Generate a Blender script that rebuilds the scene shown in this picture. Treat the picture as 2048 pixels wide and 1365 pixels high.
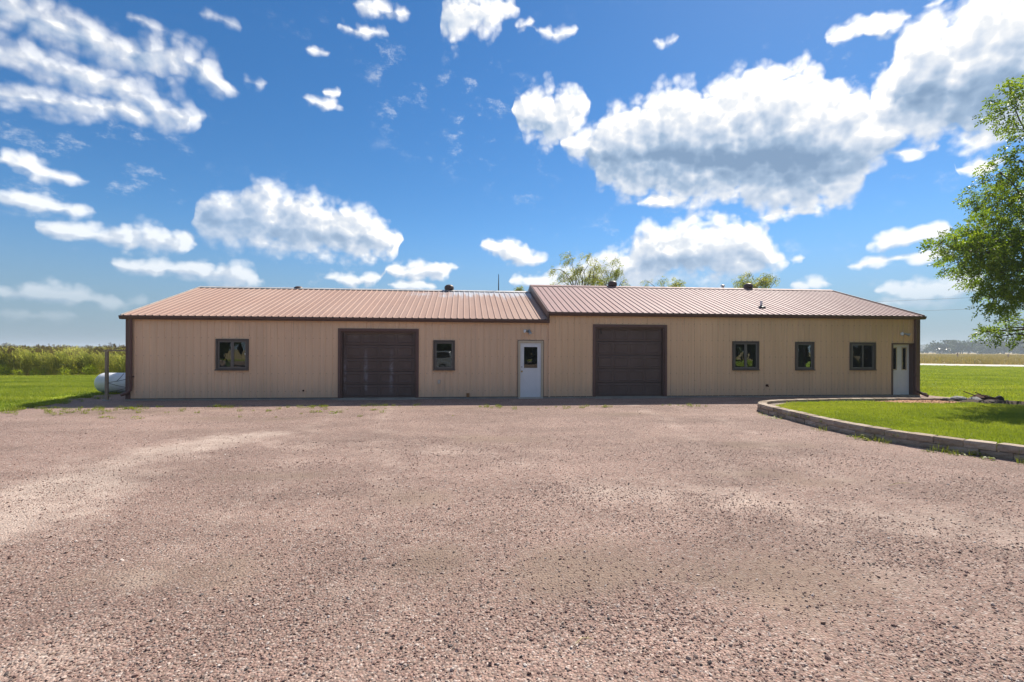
import bpy, bmesh, math, random
import numpy as np
from mathutils import Vector, Matrix

for o in list(bpy.data.objects):
    bpy.data.objects.remove(o, do_unlink=True)
SC = bpy.context.scene
COL = SC.collection
RAD = math.radians

# ------------------------------------------------------------------ camera
CAM = (-3.062, -17.608, 1.758)
cam_data = bpy.data.cameras.new('camera')
cam = bpy.data.objects.new('camera', cam_data)
COL.objects.link(cam)
cam_data.sensor_width = 36.0
cam_data.lens = 17.326
cam_data.shift_y = 0.00875
cam_data.clip_start = 0.05
cam_data.clip_end = 9000
cam.matrix_world = (Matrix.Translation(CAM) @ Matrix.Rotation(-0.0966, 4, 'Z')
                    @ Matrix.Rotation(RAD(90), 4, 'X') @ Matrix.Rotation(0.0038, 4, 'Z'))
SC.camera = cam

# ------------------------------------------------------------------ light
SUN = Vector((0.60, 0.68, 1.0)).normalized()
SUN_EL = math.asin(SUN.z)
SUN_AZ = math.atan2(SUN.x, SUN.y)
SKY_STRENGTH = 0.10
CLOUD_STRENGTH = 0.315
sun_data = bpy.data.lights.new('sun', 'SUN')
sun_data.energy = 2.4
sun_data.angle = RAD(0.55)
sun_data.color = (1.0, 0.93, 0.82)
sun = bpy.data.objects.new('sun', sun_data)
sun.rotation_euler = (-SUN).to_track_quat('-Z', 'Y').to_euler()
sun.location = (20, 30, 40)
COL.objects.link(sun)
SC.view_settings.view_transform = 'Standard'
SC.view_settings.look = 'None'
SC.view_settings.exposure = 1.68
SC.view_settings.gamma = 1.0
SC.view_settings.use_curve_mapping = False
SC.render.engine = 'CYCLES'
SC.cycles.use_denoising = True
SC.cycles.denoiser = 'OPENIMAGEDENOISE'
SC.cycles.denoising_input_passes = 'RGB_ALBEDO_NORMAL'
SC.cycles.max_bounces = 8
SC.cycles.transparent_max_bounces = 24
SC.cycles.use_fast_gi = False

world = bpy.data.worlds.new('World')
SC.world = world
world.use_nodes = True


class Nodes:
    """short hand for building node trees"""
    def __init__(self, tree):
        self.t = tree
        tree.nodes.clear()

    def put(self, sock, v):
        if v is None:
            return
        if isinstance(v, bpy.types.NodeSocket):
            self.t.links.new(v, sock)
        else:
            try:
                sock.default_value = v
            except Exception:
                sock.default_value = (*v, 1.0)

    def n(self, typ, ins=None, out=0, **props):
        nd = self.t.nodes.new(typ)
        for k, v in props.items():
            setattr(nd, k, v)
        for k, v in (ins or {}).items():
            self.put(nd.inputs[k], v)
        return nd.outputs[out] if out is not None and len(nd.outputs) else nd

    def m(self, op, a, b=None, c=None, clamp=False):
        nd = self.t.nodes.new('ShaderNodeMath')
        nd.operation = op
        nd.use_clamp = clamp
        for i, v in enumerate((a, b, c)):
            self.put(nd.inputs[i], v)
        return nd.outputs[0]

    def v(self, op, a, b=None, c=None):
        nd = self.t.nodes.new('ShaderNodeVectorMath')
        nd.operation = op
        for i, x in enumerate((a, b, c)):
            if x is not None:
                self.put(nd.inputs[i], x)
        return nd.outputs[1] if op in ('DOT_PRODUCT', 'LENGTH', 'DISTANCE') else nd.outputs[0]

    def scale(self, a, s):
        nd = self.t.nodes.new('ShaderNodeVectorMath')
        nd.operation = 'SCALE'
        self.put(nd.inputs[0], a)
        self.put(nd.inputs[3], s)
        return nd.outputs[0]

    def smooth(self, x, lo, hi, a=0.0, b=1.0):
        nd = self.t.nodes.new('ShaderNodeMapRange')
        nd.interpolation_type = 'SMOOTHSTEP'
        for i, y in enumerate((x, lo, hi, a, b)):
            self.put(nd.inputs[i], y)
        return nd.outputs[0]

    def lin(self, x, lo, hi, a=0.0, b=1.0):
        nd = self.t.nodes.new('ShaderNodeMapRange')
        for i, y in enumerate((x, lo, hi, a, b)):
            self.put(nd.inputs[i], y)
        return nd.outputs[0]

    def mix(self, f, a, b, mode='MIX'):
        nd = self.t.nodes.new('ShaderNodeMix')
        nd.data_type = 'RGBA'
        nd.blend_type = mode
        self.put(nd.inputs[0], f)
        self.put(nd.inputs[6], a)
        self.put(nd.inputs[7], b)
        return nd.outputs[2]

    def noise(self, vec, scale, detail=4, rough=0.55, dim='3D', out=0, dist=0.0):
        return self.n('ShaderNodeTexNoise', {'Vector': vec, 'Scale': scale, 'Detail': detail,
                                             'Roughness': rough, 'Distortion': dist}, out, noise_dimensions=dim)

    def ramp(self, f, stops, interp='LINEAR'):
        nd = self.t.nodes.new('ShaderNodeValToRGB')
        cr = nd.color_ramp
        cr.interpolation = interp
        while len(cr.elements) < len(stops):
            cr.elements.new(0.5)
        for e, (p, c) in zip(cr.elements, stops):
            e.position = p
            e.color = (*c, 1)
        self.put(nd.inputs[0], f)
        return nd.outputs[0]


# cumulus puffs, one cloud per line: azimuth, elevation, half width, half height in degrees
CLOUDS = """-38.0 25.8 3.4 2.1;-35.5 25.7 3.0 2.0;-33.0 25.0 2.8 1.5;-30.8 25.1 2.3 1.7;-29.1 25.9 2.4 1.9;-27.3 25.8 1.9 1.6;-25.6 24.4 1.7 0.6
-39.5 23.0 2.6 1.2;-37.1 22.6 2.8 1.4;-34.8 22.4 2.7 1.4;-32.3 22.1 2.5 1.4;-30.1 21.3 1.8 1.3;-29.1 20.5 1.3 0.8;-33.4 23.0 3.9 1.0;-30.1 22.5 2.3 1.0;-27.9 21.8 1.2 0.4
-38.9 19.8 3.9 1.1;-36.1 20.5 3.3 1.3;-33.2 20.6 2.5 1.1
-30.9 27.9 1.4 0.4;-25.0 29.7 1.3 0.5
-22.0 25.8 1.0 0.5;-15.8 24.9 1.9 0.4
-16.6 29.6 1.0 0.3
-14.6 26.0 0.7 0.4
-38.0 14.5 2.2 0.7;-39.0 14.8 1.2 0.6
-38.3 11.9 2.9 0.7;-36.7 12.1 1.4 0.5
-34.9 10.0 2.9 0.9;-31.2 10.4 2.2 1.4;-29.1 10.2 1.8 1.2;-30.8 9.4 3.0 0.8
-28.1 7.6 5.0 1.0;-24.9 8.1 2.0 1.3;-24.3 6.8 2.6 0.8
-37.3 4.6 2.3 1.0;-39.6 4.4 1.4 0.7;-33.2 4.2 1.4 0.6;-31.8 4.4 0.9 0.5
-38.8 2.7 2.7 0.4
-25.7 12.8 1.4 1.9;-23.4 13.6 2.2 2.4;-21.4 14.9 1.9 2.4;-19.7 13.9 2.9 2.5;-17.2 13.6 3.0 2.8;-14.8 13.2 3.1 2.5;-12.4 13.1 2.5 2.6;-10.2 12.1 2.6 1.9;-17.8 11.2 7.3 1.7;-13.2 11.0 4.9 1.4;-23.8 11.5 2.6 1.7
-12.4 7.7 2.6 1.0;-5.1 9.0 3.5 1.1;-2.7 9.5 1.5 0.8
-6.1 7.2 2.3 0.6
4.4 11.7 2.6 0.9;7.1 10.5 2.4 0.6
9.0 8.1 3.2 0.9;11.6 7.5 3.4 1.1
13.9 8.3 4.0 1.8;17.0 9.1 3.1 2.2;20.1 9.3 3.8 2.4;22.7 11.5 3.0 3.0;26.4 12.1 3.0 2.5;29.4 12.7 2.7 1.5;25.4 9.0 5.6 1.9;30.1 9.3 3.7 1.8;32.6 8.9 1.7 1.4
8.6 26.0 2.4 2.3;12.1 26.2 1.9 1.9;9.8 23.9 2.9 1.8
15.0 22.7 3.3 1.8;17.8 24.1 2.7 2.2;20.5 24.4 3.1 2.1;23.7 25.1 3.5 2.4;26.8 24.9 3.0 2.0;29.8 24.9 2.8 2.4;33.1 24.7 3.4 2.4;36.2 23.5 3.0 2.4;39.1 21.7 2.4 1.9;41.5 20.6 1.8 1.5;26.3 20.9 9.1 3.6;33.6 20.3 6.8 3.4;21.1 19.0 5.6 2.5;28.8 17.2 7.3 2.0;35.8 15.3 4.7 1.7;38.3 17.6 2.5 1.5;40.5 17.7 2.1 1.7;41.7 18.9 1.9 1.4;42.6 19.7 1.5 0.9
34.5 13.6 2.9 0.6;22.2 16.2 2.6 0.8
39.5 28.3 1.4 0.7;42.6 27.9 1.7 0.8
45.4 26.6 2.1 1.6;47.1 23.9 3.3 2.8;49.7 25.1 3.0 2.7;44.7 23.1 2.8 2.1;43.3 21.9 2.0 1.4;49.0 21.1 3.7 2.8;51.3 22.5 2.8 3.5;46.1 19.7 3.7 1.7;49.9 18.2 2.7 1.7;53.2 21.8 2.4 3.4;55.5 20.2 1.9 2.6
49.0 15.2 1.2 0.5;44.4 17.7 2.1 0.6
0.5 34.1 3.3 2.0;-1.1 32.7 1.6 1.3;2.5 35.0 3.2 1.1;9.8 32.7 2.4 0.4
6.3 33.4 0.8 0.4;22.9 31.2 0.9 0.4;-11.6 31.9 2.4 0.5;45.9 28.3 0.5 0.3
-9.1 33.7 2.6 0.7
43.7 10.3 1.9 0.7;46.1 10.5 1.2 0.8
42.6 8.3 2.1 0.4;45.1 8.4 1.7 0.6
36.7 6.5 1.7 0.6;45.5 5.5 3.1 0.9;47.3 5.9 1.8 0.9
44.8 4.4 2.7 0.5;35.4 9.3 0.7 0.3"""


def build_sky():
    N = Nodes(world.node_tree)
    sky = N.n('ShaderNodeTexSky', sky_type='NISHITA', sun_disc=False, sun_elevation=SUN_EL,
              sun_rotation=SUN_AZ, altitude=300.0, air_density=1.0, dust_density=0.15, ozone_density=4.0)
    hsv = N.n('ShaderNodeHueSaturation', {'Saturation': 1.25, 'Value': 1.0, 'Color': sky})
    hsv = N.mix(1.0, hsv, (0.345, 0.37, 0.38), 'MULTIPLY')
    d = N.n('ShaderNodeTexCoord', None, 0)
    sep = N.n('ShaderNodeSeparateXYZ', {0: d}, None)
    az = N.m('MULTIPLY', N.m('ARCTAN2', sep.outputs[0], sep.outputs[1]), 57.29578)
    el = N.m('MULTIPLY', N.m('ARCSINE', sep.outputs[2]), 57.29578)
    P = N.n('ShaderNodeCombineXYZ', {0: az, 1: el, 2: 0.0})
    hsv = N.mix(N.smooth(el, 14.0, 0.0, 0.0, 0.85), hsv, (0.70, 1.02, 1.40))      # summer haze low in the sky
    bg_sky = N.n('ShaderNodeBackground', {'Color': hsv, 'Strength': SKY_STRENGTH})
    to_sun = N.v('NORMALIZE', N.v('SUBTRACT', (math.degrees(SUN_AZ), math.degrees(SUN_EL), 0.0), P))

    # clouds that share an azimuth go to different layers; a layer is one base line and one top line
    A0, A1, EM, STEPS = -52.0, 64.0, 48.0, 232
    xs = np.linspace(A0, A1, STEPS + 1)
    layers = []
    GROW = 1.1
    for line in CLOUDS.strip().split('\n'):
        pf = [tuple(map(float, s.split())) for s in line.split(';')]
        top = np.full(len(xs), -9.0)
        bot = np.full(len(xs), 99.0)
        for a, e, ra, re in pf:
            ra, re = ra * GROW + 0.25, re * GROW + 0.12
            q = 1 - ((xs - a) / ra) ** 2
            k = q > 0
            top[k] = np.maximum(top[k], e + re * np.sqrt(q[k]))
            bot[k] = np.minimum(bot[k], e - re * np.sqrt(q[k]))
        ok = top > bot
        pad = np.convolve(ok, np.ones(7), 'same') > 0
        for L in layers:
            if not (pad & L[2]).any():
                L[0][ok], L[1][ok], L[2][pad] = top[ok], bot[ok], True
                break
        else:
            t, b = np.full(len(xs), -1.0), np.full(len(xs), -1.0)
            t[ok], b[ok] = top[ok], bot[ok]
            layers.append([t, b, pad.copy()])
    for L in layers:                        # gaps: top below base, taken near the neighbouring cloud
        idx = np.where(L[0] > -0.5)[0]
        mid = (L[0] + L[1]) / 2
        for i in range(len(xs)):
            if L[0][i] <= -0.5:
                j = idx[np.argmin(abs(idx - i))]
                dist = abs(xs[i] - xs[j])
                L[0][i] = max(0.0, mid[j] - 0.9 * dist)
                L[1][i] = min(EM, mid[j] + 0.9 * dist)

    def curve(fac, ys):
        nd = N.t.nodes.new('ShaderNodeFloatCurve')
        cm = nd.mapping
        cm.extend = 'HORIZONTAL'
        c = cm.curves[0]
        c.points[0].location = (0.0, ys[0] / EM)
        c.points[1].location = (1.0, ys[-1] / EM)
        for i in range(1, STEPS):
            c.points.new(i / STEPS, ys[i] / EM)
        for p in c.points:
            p.handle_type = 'VECTOR'
        cm.update()
        nd.inputs[0].default_value = 1.0
        N.put(nd.inputs[1], fac)
        return N.m('MULTIPLY', nd.outputs[0], EM)

    out_az = N.smooth(N.m('ABSOLUTE', N.m('SUBTRACT', az, 6.0)), 50.0, 56.0)
    outside = N.m('MAXIMUM', out_az, N.smooth(el, 38.0, 43.0))
    gen = N.m('MULTIPLY', N.m('SUBTRACT', N.noise(d, 3.6, 4, 0.55), 0.505), 9.0)
    gen = N.m('SUBTRACT', gen, N.m('MULTIPLY', N.m('SUBTRACT', 1.0, outside), 9.0))

    def field(p):
        w = N.noise(p, 0.20, 3, 0.55, '2D', 1)
        pw = N.v('ADD', p, N.v('MULTIPLY', N.v('SUBTRACT', w, (0.5, 0.5, 0.5)), (2.6, 1.7, 0.0)))
        s = N.n('ShaderNodeSeparateXYZ', {0: pw}, None)
        fac = N.lin(s.outputs[0], A0, A1)
        acc = deep = None
        for t, b, _ in layers:
            T, Bt = curve(fac, t), curve(fac, b)
            edge = N.m('MINIMUM', N.m('SUBTRACT', T, s.outputs[1]), N.m('SUBTRACT', s.outputs[1], Bt))
            size = N.m('MINIMUM', N.m('MAXIMUM', N.m('MULTIPLY', N.m('SUBTRACT', T, Bt), 0.36), 0.75), 1.7)
            f = N.m('DIVIDE', edge, size)
            acc = f if acc is None else N.m('SMOOTH_MAX', acc, f, 0.3)
            deep = edge if deep is None else N.m('SMOOTH_MAX', deep, edge, 0.8)
        f = N.m('MAXIMUM', acc, gen)
        fb = N.noise(p, 0.42, 7, 0.52, '2D')

        def billow(sc):
            q = N.v('ADD', N.v('MULTIPLY', p, (1.0, 1.25, 1.0)), N.scale(w, 1.2))
            vo = N.n('ShaderNodeTexVoronoi', {'Vector': q, 'Scale': sc, 'Detail': 1.0, 'Roughness': 0.45, 'Lacunarity': 2.6}, 0,
                     voronoi_dimensions='2D', feature='F1')
            return N.m('SUBTRACT', 0.30, N.m('MULTIPLY', vo, vo))
        n = N.m('ADD', N.m('MULTIPLY', N.m('SUBTRACT', fb, 0.5), 1.5), N.m('MULTIPLY', billow(0.52), 0.60))
        return deep, N.m('ADD', f, n), n

    _, g0, n0 = field(P)
    deep, g1, n1 = field(N.v('ADD', P, N.scale(to_sun, 1.0)))
    veil = N.m('MULTIPLY', N.smooth(az, -12.0, -28.0), N.smooth(el, 15.0, 20.0))
    soft = N.lin(N.noise(d, 2.6, 2, 0.5), 0.35, 0.65, 0.62, 1.15)       # crisp heaps and ragged veils
    soft = N.m('ADD', soft, N.m('MULTIPLY', veil, 0.8))
    alpha = N.smooth(g0, -0.22, soft)
    # thin scraps torn off around the heaps
    scrap = N.noise(N.v('MULTIPLY', P, (0.8, 1.3, 1.0)), 0.34, 8, 0.68, '2D')
    scrap = N.m('MULTIPLY', N.smooth(scrap, 0.54, 0.86), N.smooth(N.noise(d, 3.3, 2, 0.5), 0.42, 0.66, 0.0, 0.62))
    alpha = N.m('MAXIMUM', alpha, scrap)
    relief = N.m('SUBTRACT', g0, g1)
    near_sun = N.smooth(N.v('DOT_PRODUCT', d, tuple(SUN)), 0.50, 0.86)
    thick = N.smooth(N.m('ADD', N.m('MAXIMUM', deep, N.m('MULTIPLY', gen, 1.2)), N.m('MULTIPLY', n1, 1.5)), -0.8, N.lin(near_sun, 0.0, 1.0, 4.4, 8.0))
    L = N.m('ADD', 1.0, N.m('MULTIPLY', relief, N.lin(near_sun, 0.0, 1.0, 0.34, 0.26)))
    L = N.m('SUBTRACT', L, N.m('MULTIPLY', thick, N.lin(near_sun, 0.0, 1.0, 0.66, 0.98)), None, True)
    c = N.ramp(L, [(0.0, (0.24, 0.36, 0.54)), (0.3, (0.38, 0.51, 0.69)), (0.6, (0.66, 0.74, 0.86)), (0.84, (0.92, 0.94, 0.97)), (1.0, (1.30, 1.28, 1.24))])
    # far low clouds are seen through more air
    c = N.mix(N.smooth(el, 1.0, 20.0, 0.55, 0.0), c, (0.50, 0.62, 0.78))
    alpha = N.m('MULTIPLY', alpha, N.smooth(el, 0.5, 8.0, 0.0, 1.0))
    alpha = N.m('MULTIPLY', alpha, N.smooth(az, -14.0, -26.0, 1.0, 0.84))
    bg = N.n('ShaderNodeBackground', {'Color': c, 'Strength': CLOUD_STRENGTH})
    mixed = N.n('ShaderNodeMixShader', {0: alpha, 1: bg_sky, 2: bg})
    out = N.t.nodes.new('ShaderNodeOutputWorld')
    N.t.links.new(mixed, out.inputs[0])
    world.cycles.sampling_method = 'NONE'


build_sky()


# ------------------------------------------------------------------ helpers
def vnoise(x, y, seed=0):
    """smooth value noise in numpy, -1..1"""
    xi, yi = np.floor(x).astype(np.int64), np.floor(y).astype(np.int64)
    xf, yf = x - xi, y - yi
    u, v = xf * xf * (3 - 2 * xf), yf * yf * (3 - 2 * yf)

    def h(a, b):
        n = (a * 374761393 + b * 668265263 + seed * 974711) & 0x7fffffff
        n = ((n ^ (n >> 13)) * 1274126177) & 0x7fffffff
        return ((n ^ (n >> 16)) & 0xffff) / 32767.5 - 1.0
    return ((h(xi, yi) * (1 - u) + h(xi + 1, yi) * u) * (1 - v)
            + (h(xi, yi + 1) * (1 - u) + h(xi + 1, yi + 1) * u) * v)


def fbm(x, y, seed=0, octaves=4):
    s, a, t = 0.0, 1.0, 0.0
    for i in range(octaves):
        s = s + a * vnoise(x * 2 ** i, y * 2 ** i, seed + i * 17)
        t += a
        a *= 0.5
    return s / t


class MB:
    """collects shapes into one mesh"""
    def __init__(self):
        self.v, self.f = [], []

    def add(self, vs, fs):
        o = len(self.v)
        self.v.extend(tuple(p) for p in vs)
        self.f.extend(tuple(i + o for i in f) for f in fs)
        return self

    def box(self, x0, x1, y0, y1, z0, z1):
        vs = [(x, y, z) for x in (x0, x1) for y in (y0, y1) for z in (z0, z1)]
        return self.add(vs, [(0, 1, 3, 2), (4, 6, 7, 5), (0, 4, 5, 1), (2, 3, 7, 6), (0, 2, 6, 4), (1, 5, 7, 3)])

    def obox(self, c, ax, ay, az):
        """box with centre c and half-axis vectors"""
        c, ax, ay, az = map(Vector, (c, ax, ay, az))
        vs = [c + i * ax + j * ay + k * az for i in (-1, 1) for j in (-1, 1) for k in (-1, 1)]
        return self.add(vs, [(0, 1, 3, 2), (4, 6, 7, 5), (0, 4, 5, 1), (2, 3, 7, 6), (0, 2, 6, 4), (1, 5, 7, 3)])

    def tube(self, pts, rad, n=8, caps=True):
        pts = [Vector(p) for p in pts]
        if not hasattr(rad, '__len__'):
            rad = [rad] * len(pts)
        up = Vector((0, 0, 1))
        vs, fs = [], []
        a = None
        for i, p in enumerate(pts):
            t = (pts[min(i + 1, len(pts) - 1)] - pts[max(i - 1, 0)]).normalized()
            if a is None:
                a = t.cross(up)
                if a.length < 0.05:
                    a = t.cross(Vector((1, 0, 0)))
            a = (a - t * a.dot(t)).normalized()
            b = t.cross(a)
            for k in range(n):
                g = 2 * math.pi * (k + 0.5) / n
                vs.append(p + (a * math.cos(g) + b * math.sin(g)) * rad[i])
        for i in range(len(pts) - 1):
            for k in range(n):
                k2 = (k + 1) % n
                fs.append((i * n + k, i * n + k2, (i + 1) * n + k2, (i + 1) * n + k))
        if caps:
            fs.append(tuple(range(n))[::-1])
            fs.append(tuple((len(pts) - 1) * n + k for k in range(n)))
        return self.add(vs, fs)

    def lathe(self, prof, origin=(0, 0, 0), axis='Z', n=20):
        vs, fs = [], []
        ox, oy, oz = origin
        for r, h in prof:
            for k in range(n):
                g = 2 * math.pi * k / n
                a, b = r * math.cos(g), r * math.sin(g)
                vs.append({'Z': (ox + a, oy + b, oz + h), 'X': (ox + h, oy + a, oz + b), 'Y': (ox + a, oy + h, oz + b)}[axis])
        for i in range(len(prof) - 1):
            for k in range(n):
                k2 = (k + 1) % n
                fs.append((i * n + k, i * n + k2, (i + 1) * n + k2, (i + 1) * n + k))
        fs.append(tuple(range(n))[::-1])
        fs.append(tuple((len(prof) - 1) * n + k for k in range(n)))
        return self.add(vs, fs)

    def prism(self, poly, a, b, plane='YZ'):
        """polygon extruded from a to b along the axis that is not in its plane"""
        n = len(poly)
        mk = {'YZ': lambda p, t: (t, p[0], p[1]), 'XZ': lambda p, t: (p[0], t, p[1]), 'XY': lambda p, t: (p[0], p[1], t)}[plane]
        vs = [mk(p, a) for p in poly] + [mk(p, b) for p in poly]
        fs = [tuple(range(n))[::-1], tuple(range(n, 2 * n))]
        fs += [(i, (i + 1) % n, (i + 1) % n + n, i + n) for i in range(n)]
        return self.add(vs, fs)

    def mesh(self, name, smooth=False, fix=True):
        me = bpy.data.meshes.new(name)
        me.from_pydata(self.v, [], self.f)
        if fix:
            bm = bmesh.new()
            bm.from_mesh(me)
            bmesh.ops.recalc_face_normals(bm, faces=bm.faces)
            bm.to_mesh(me)
            bm.free()
        if smooth:
            me.shade_smooth()
            if smooth != 'full':
                me.set_sharp_from_angle(angle=RAD(40))
        return me


def obj(name, mb, mat, parent=None, smooth=False, loc=None, rot=None, bevel=0.0):
    me = mb.mesh(name, smooth) if isinstance(mb, MB) else mb
    if mat is not None and not len(me.materials):
        me.materials.append(mat)
    o = bpy.data.objects.new(name, me)
    COL.objects.link(o)
    if parent is not None:
        o.parent = parent
    if loc is not None:
        o.location = loc
    if rot is not None:
        o.rotation_euler = rot
    if bevel:
        m = o.modifiers.new('bevel', 'BEVEL')
        m.width = bevel
        m.segments = 2
        m.limit_method = 'ANGLE'
    return o


def empty(name, loc=(0, 0, 0), rz=0.0, parent=None):
    o = bpy.data.objects.new(name, None)
    o.empty_display_size = 0.2
    COL.objects.link(o)
    o.location = loc
    o.rotation_euler = (0, 0, rz)
    o.parent = parent
    return o


def tag(o, label=None, cat=None, group=None, kind=None):
    for k, v in (('label', label), ('category', cat), ('group', group), ('kind', kind)):
        if v:
            o[k] = v
    return o


def quads_mesh(name, V, mat):
    """mesh from an (n,4,3) array of separate quads"""
    n = len(V)
    me = bpy.data.meshes.new(name)
    me.vertices.add(n * 4)
    me.loops.add(n * 4)
    me.polygons.add(n)
    me.vertices.foreach_set('co', np.ascontiguousarray(V, dtype=np.float32).ravel())
    me.loops.foreach_set('vertex_index', np.arange(n * 4, dtype=np.int32))
    me.polygons.foreach_set('loop_start', np.arange(0, n * 4, 4, dtype=np.int32))
    me.update(calc_edges=True)
    me.materials.append(mat)
    return me


def scatter(name, pts, rot, scl, idx, sources, **kw):
    """one object that instances small meshes on a cloud of points"""
    me = bpy.data.meshes.new(name)
    me.from_pydata(np.asarray(pts, dtype=float).tolist(), [], [])
    for nm, typ, arr, key in (('rot', 'FLOAT_VECTOR', rot, 'vector'), ('scl', 'FLOAT_VECTOR', scl, 'vector'), ('ix', 'INT', idx, 'value')):
        at = me.attributes.new(nm, typ, 'POINT')
        at.data.foreach_set(key, np.ascontiguousarray(arr, dtype=np.int32 if typ == 'INT' else np.float32).ravel())
    o = bpy.data.objects.new(name, me)
    COL.objects.link(o)
    g = bpy.data.node_groups.new(name, 'GeometryNodeTree')
    g.interface.new_socket('Geometry', in_out='INPUT', socket_type='NodeSocketGeometry')
    g.interface.new_socket('Geometry', in_out='OUTPUT', socket_type='NodeSocketGeometry')
    gi, go = g.nodes.new('NodeGroupInput'), g.nodes.new('NodeGroupOutput')
    iop = g.nodes.new('GeometryNodeInstanceOnPoints')
    jn = g.nodes.new('GeometryNodeJoinGeometry')
    for s in sources:
        oi = g.nodes.new('GeometryNodeObjectInfo')
        oi.inputs['Object'].default_value = s
        oi.inputs['As Instance'].default_value = True
        g.links.new(oi.outputs['Geometry'], jn.inputs[0])

    def attr(nm, typ):
        a = g.nodes.new('GeometryNodeInputNamedAttribute')
        a.data_type = typ
        a.inputs['Name'].default_value = nm
        return a.outputs['Attribute']
    e2r = g.nodes.new('FunctionNodeEulerToRotation')
    g.links.new(attr('rot', 'FLOAT_VECTOR'), e2r.inputs[0])
    g.links.new(gi.outputs[0], iop.inputs['Points'])
    g.links.new(jn.outputs[0], iop.inputs['Instance'])
    iop.inputs['Pick Instance'].default_value = True
    g.links.new(attr('ix', 'INT'), iop.inputs['Instance Index'])
    g.links.new(e2r.outputs[0], iop.inputs['Rotation'])
    g.links.new(attr('scl', 'FLOAT_VECTOR'), iop.inputs['Scale'])
    g.links.new(iop.outputs[0], go.inputs[0])
    md = o.modifiers.new('scatter', 'NODES')
    md.node_group = g
    tag(o, kind='stuff', **kw)
    return o


def source(name, me):
    """a mesh only used by scatter(); not linked to the scene"""
    return bpy.data.objects.new(name, me)


# ------------------------------------------------------------------ materials
def material(name):
    m = bpy.data.materials.new(name)
    m.use_nodes = True
    N = Nodes(m.node_tree)
    return m, N


def finish(N, col, rough=0.6, spec=0.4, metal=0.0, bump=None, bstr=0.3, bdist=0.01, extra=None):
    nrm = None
    if bump is not None:
        nrm = N.n('ShaderNodeBump', {'Height': bump, 'Strength': bstr, 'Distance': bdist})
    ins = {'Base Color': col, 'Roughness': rough, 'Metallic': metal, 'Specular IOR Level': spec}
    if nrm is not None:
        ins['Normal'] = nrm
    p = N.n('ShaderNodeBsdfPrincipled', ins)
    if extra:
        p = extra(p)
    N.n('ShaderNodeOutputMaterial', {0: p})


def plain(name, col, rough=0.6, var=0.12, vscale=2.5, fine=40.0, spec=0.4, metal=0.0, bstr=0.0, bscale=80.0, streak=False):
    m, N = material(name)
    c = N.n('ShaderNodeTexCoord', None, 3)
    if streak:
        c1 = N.v('MULTIPLY', c, (6.0, 6.0, 0.5))
    else:
        c1 = c
    n1 = N.noise(c1, vscale, 5, 0.6)
    n2 = N.noise(c, fine, 3, 0.5)
    k = N.m('ADD', N.lin(n1, 0.25, 0.75, 1 - var, 1 + var), N.lin(n2, 0.3, 0.7, -var * 0.4, var * 0.4))
    cc = N.scale(col, k)
    r = N.lin(n1, 0.3, 0.7, rough - 0.06, rough + 0.06)
    finish(N, cc, r, spec, metal, N.noise(c, bscale, 3) if bstr else None, bstr)
    return m


def leafy(name, cols, trans=0.35, rough=0.5, patch=0.5, patch_scale=0.6, tcol=(1.25, 1.25, 0.5), stripe=False):
    """leaf material; hue varies from leaf to leaf and from clump to clump"""
    m, N = material(name)
    rnd = N.n('ShaderNodeNewGeometry', None, 'Random Per Island')
    c = N.n('ShaderNodeNewGeometry', None, 'Position')
    ns = N.noise(c, patch_scale, 3, 0.6)
    if stripe:     # mowing lanes and tired patches
        lane = N.noise(N.v('MULTIPLY', c, (0.05, 0.75, 1.0)), 1.0, 3, 0.55)
        ns = N.m('ADD', N.m('MULTIPLY', ns, 0.5), N.m('MULTIPLY', lane, 0.5))
    f = N.m('ADD', N.m('MULTIPLY', rnd, 1 - patch), N.m('MULTIPLY', N.lin(ns, 0.3, 0.7), patch), None, True)
    col = N.ramp(f, [(i / (len(cols) - 1), k) for i, k in enumerate(cols)])
    tc = N.v('MULTIPLY', col, tcol)
    p = N.n('ShaderNodeBsdfPrincipled', {'Base Color': col, 'Roughness': rough, 'Specular IOR Level': 0.25})
    t = N.n('ShaderNodeBsdfTranslucent', {'Color': tc})
    N.n('ShaderNodeOutputMaterial', {0: N.n('ShaderNodeMixShader', {0: trans, 1: p, 2: t})})
    return m


MAT = {}
MAT['brown'] = plain('brown_trim', (0.135, 0.072, 0.060), 0.45, 0.15, 3.0, spec=0.45)
MAT['brown2'] = plain('brown_fascia', (0.115, 0.065, 0.052), 0.5, 0.15, 3.0)
MAT['winframe'] = plain('window_trim', (0.095, 0.078, 0.066), 0.5, 0.12)
MAT['sash'] = plain('window_sash', (0.145, 0.132, 0.12), 0.45, 0.08)
MAT['white'] = plain('white_paint', (0.74, 0.76, 0.78), 0.4, 0.04)
MAT['cream'] = plain('cream_paint', (0.56, 0.47, 0.34), 0.5, 0.12, 4.0, streak=True)
MAT['metal'] = plain('grey_metal', (0.42, 0.43, 0.44), 0.35, 0.1, metal=0.8)
MAT['galv'] = plain('galvanised', (0.55, 0.53, 0.50), 0.45, 0.15, metal=0.4)
MAT['brass'] = plain('brass', (0.50, 0.36, 0.14), 0.35, 0.1, metal=0.9)
MAT['lens'] = plain('lamp_glass', (0.80, 0.80, 0.78), 0.15, 0.03, spec=0.6)
MAT['black'] = plain('black_plastic', (0.02, 0.02, 0.02), 0.5, 0.1)
MAT['concrete'] = plain('concrete', (0.30, 0.275, 0.24), 0.9, 0.25, 2.0, 60, spec=0.2, bstr=0.3)
MAT['ventmetal'] = plain('vent_metal', (0.075, 0.045, 0.038), 0.5, 0.3, 5.0)
MAT['tank'] = plain('tank_paint', (0.70, 0.71, 0.74), 0.4, 0.07, 1.5, streak=True)
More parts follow.
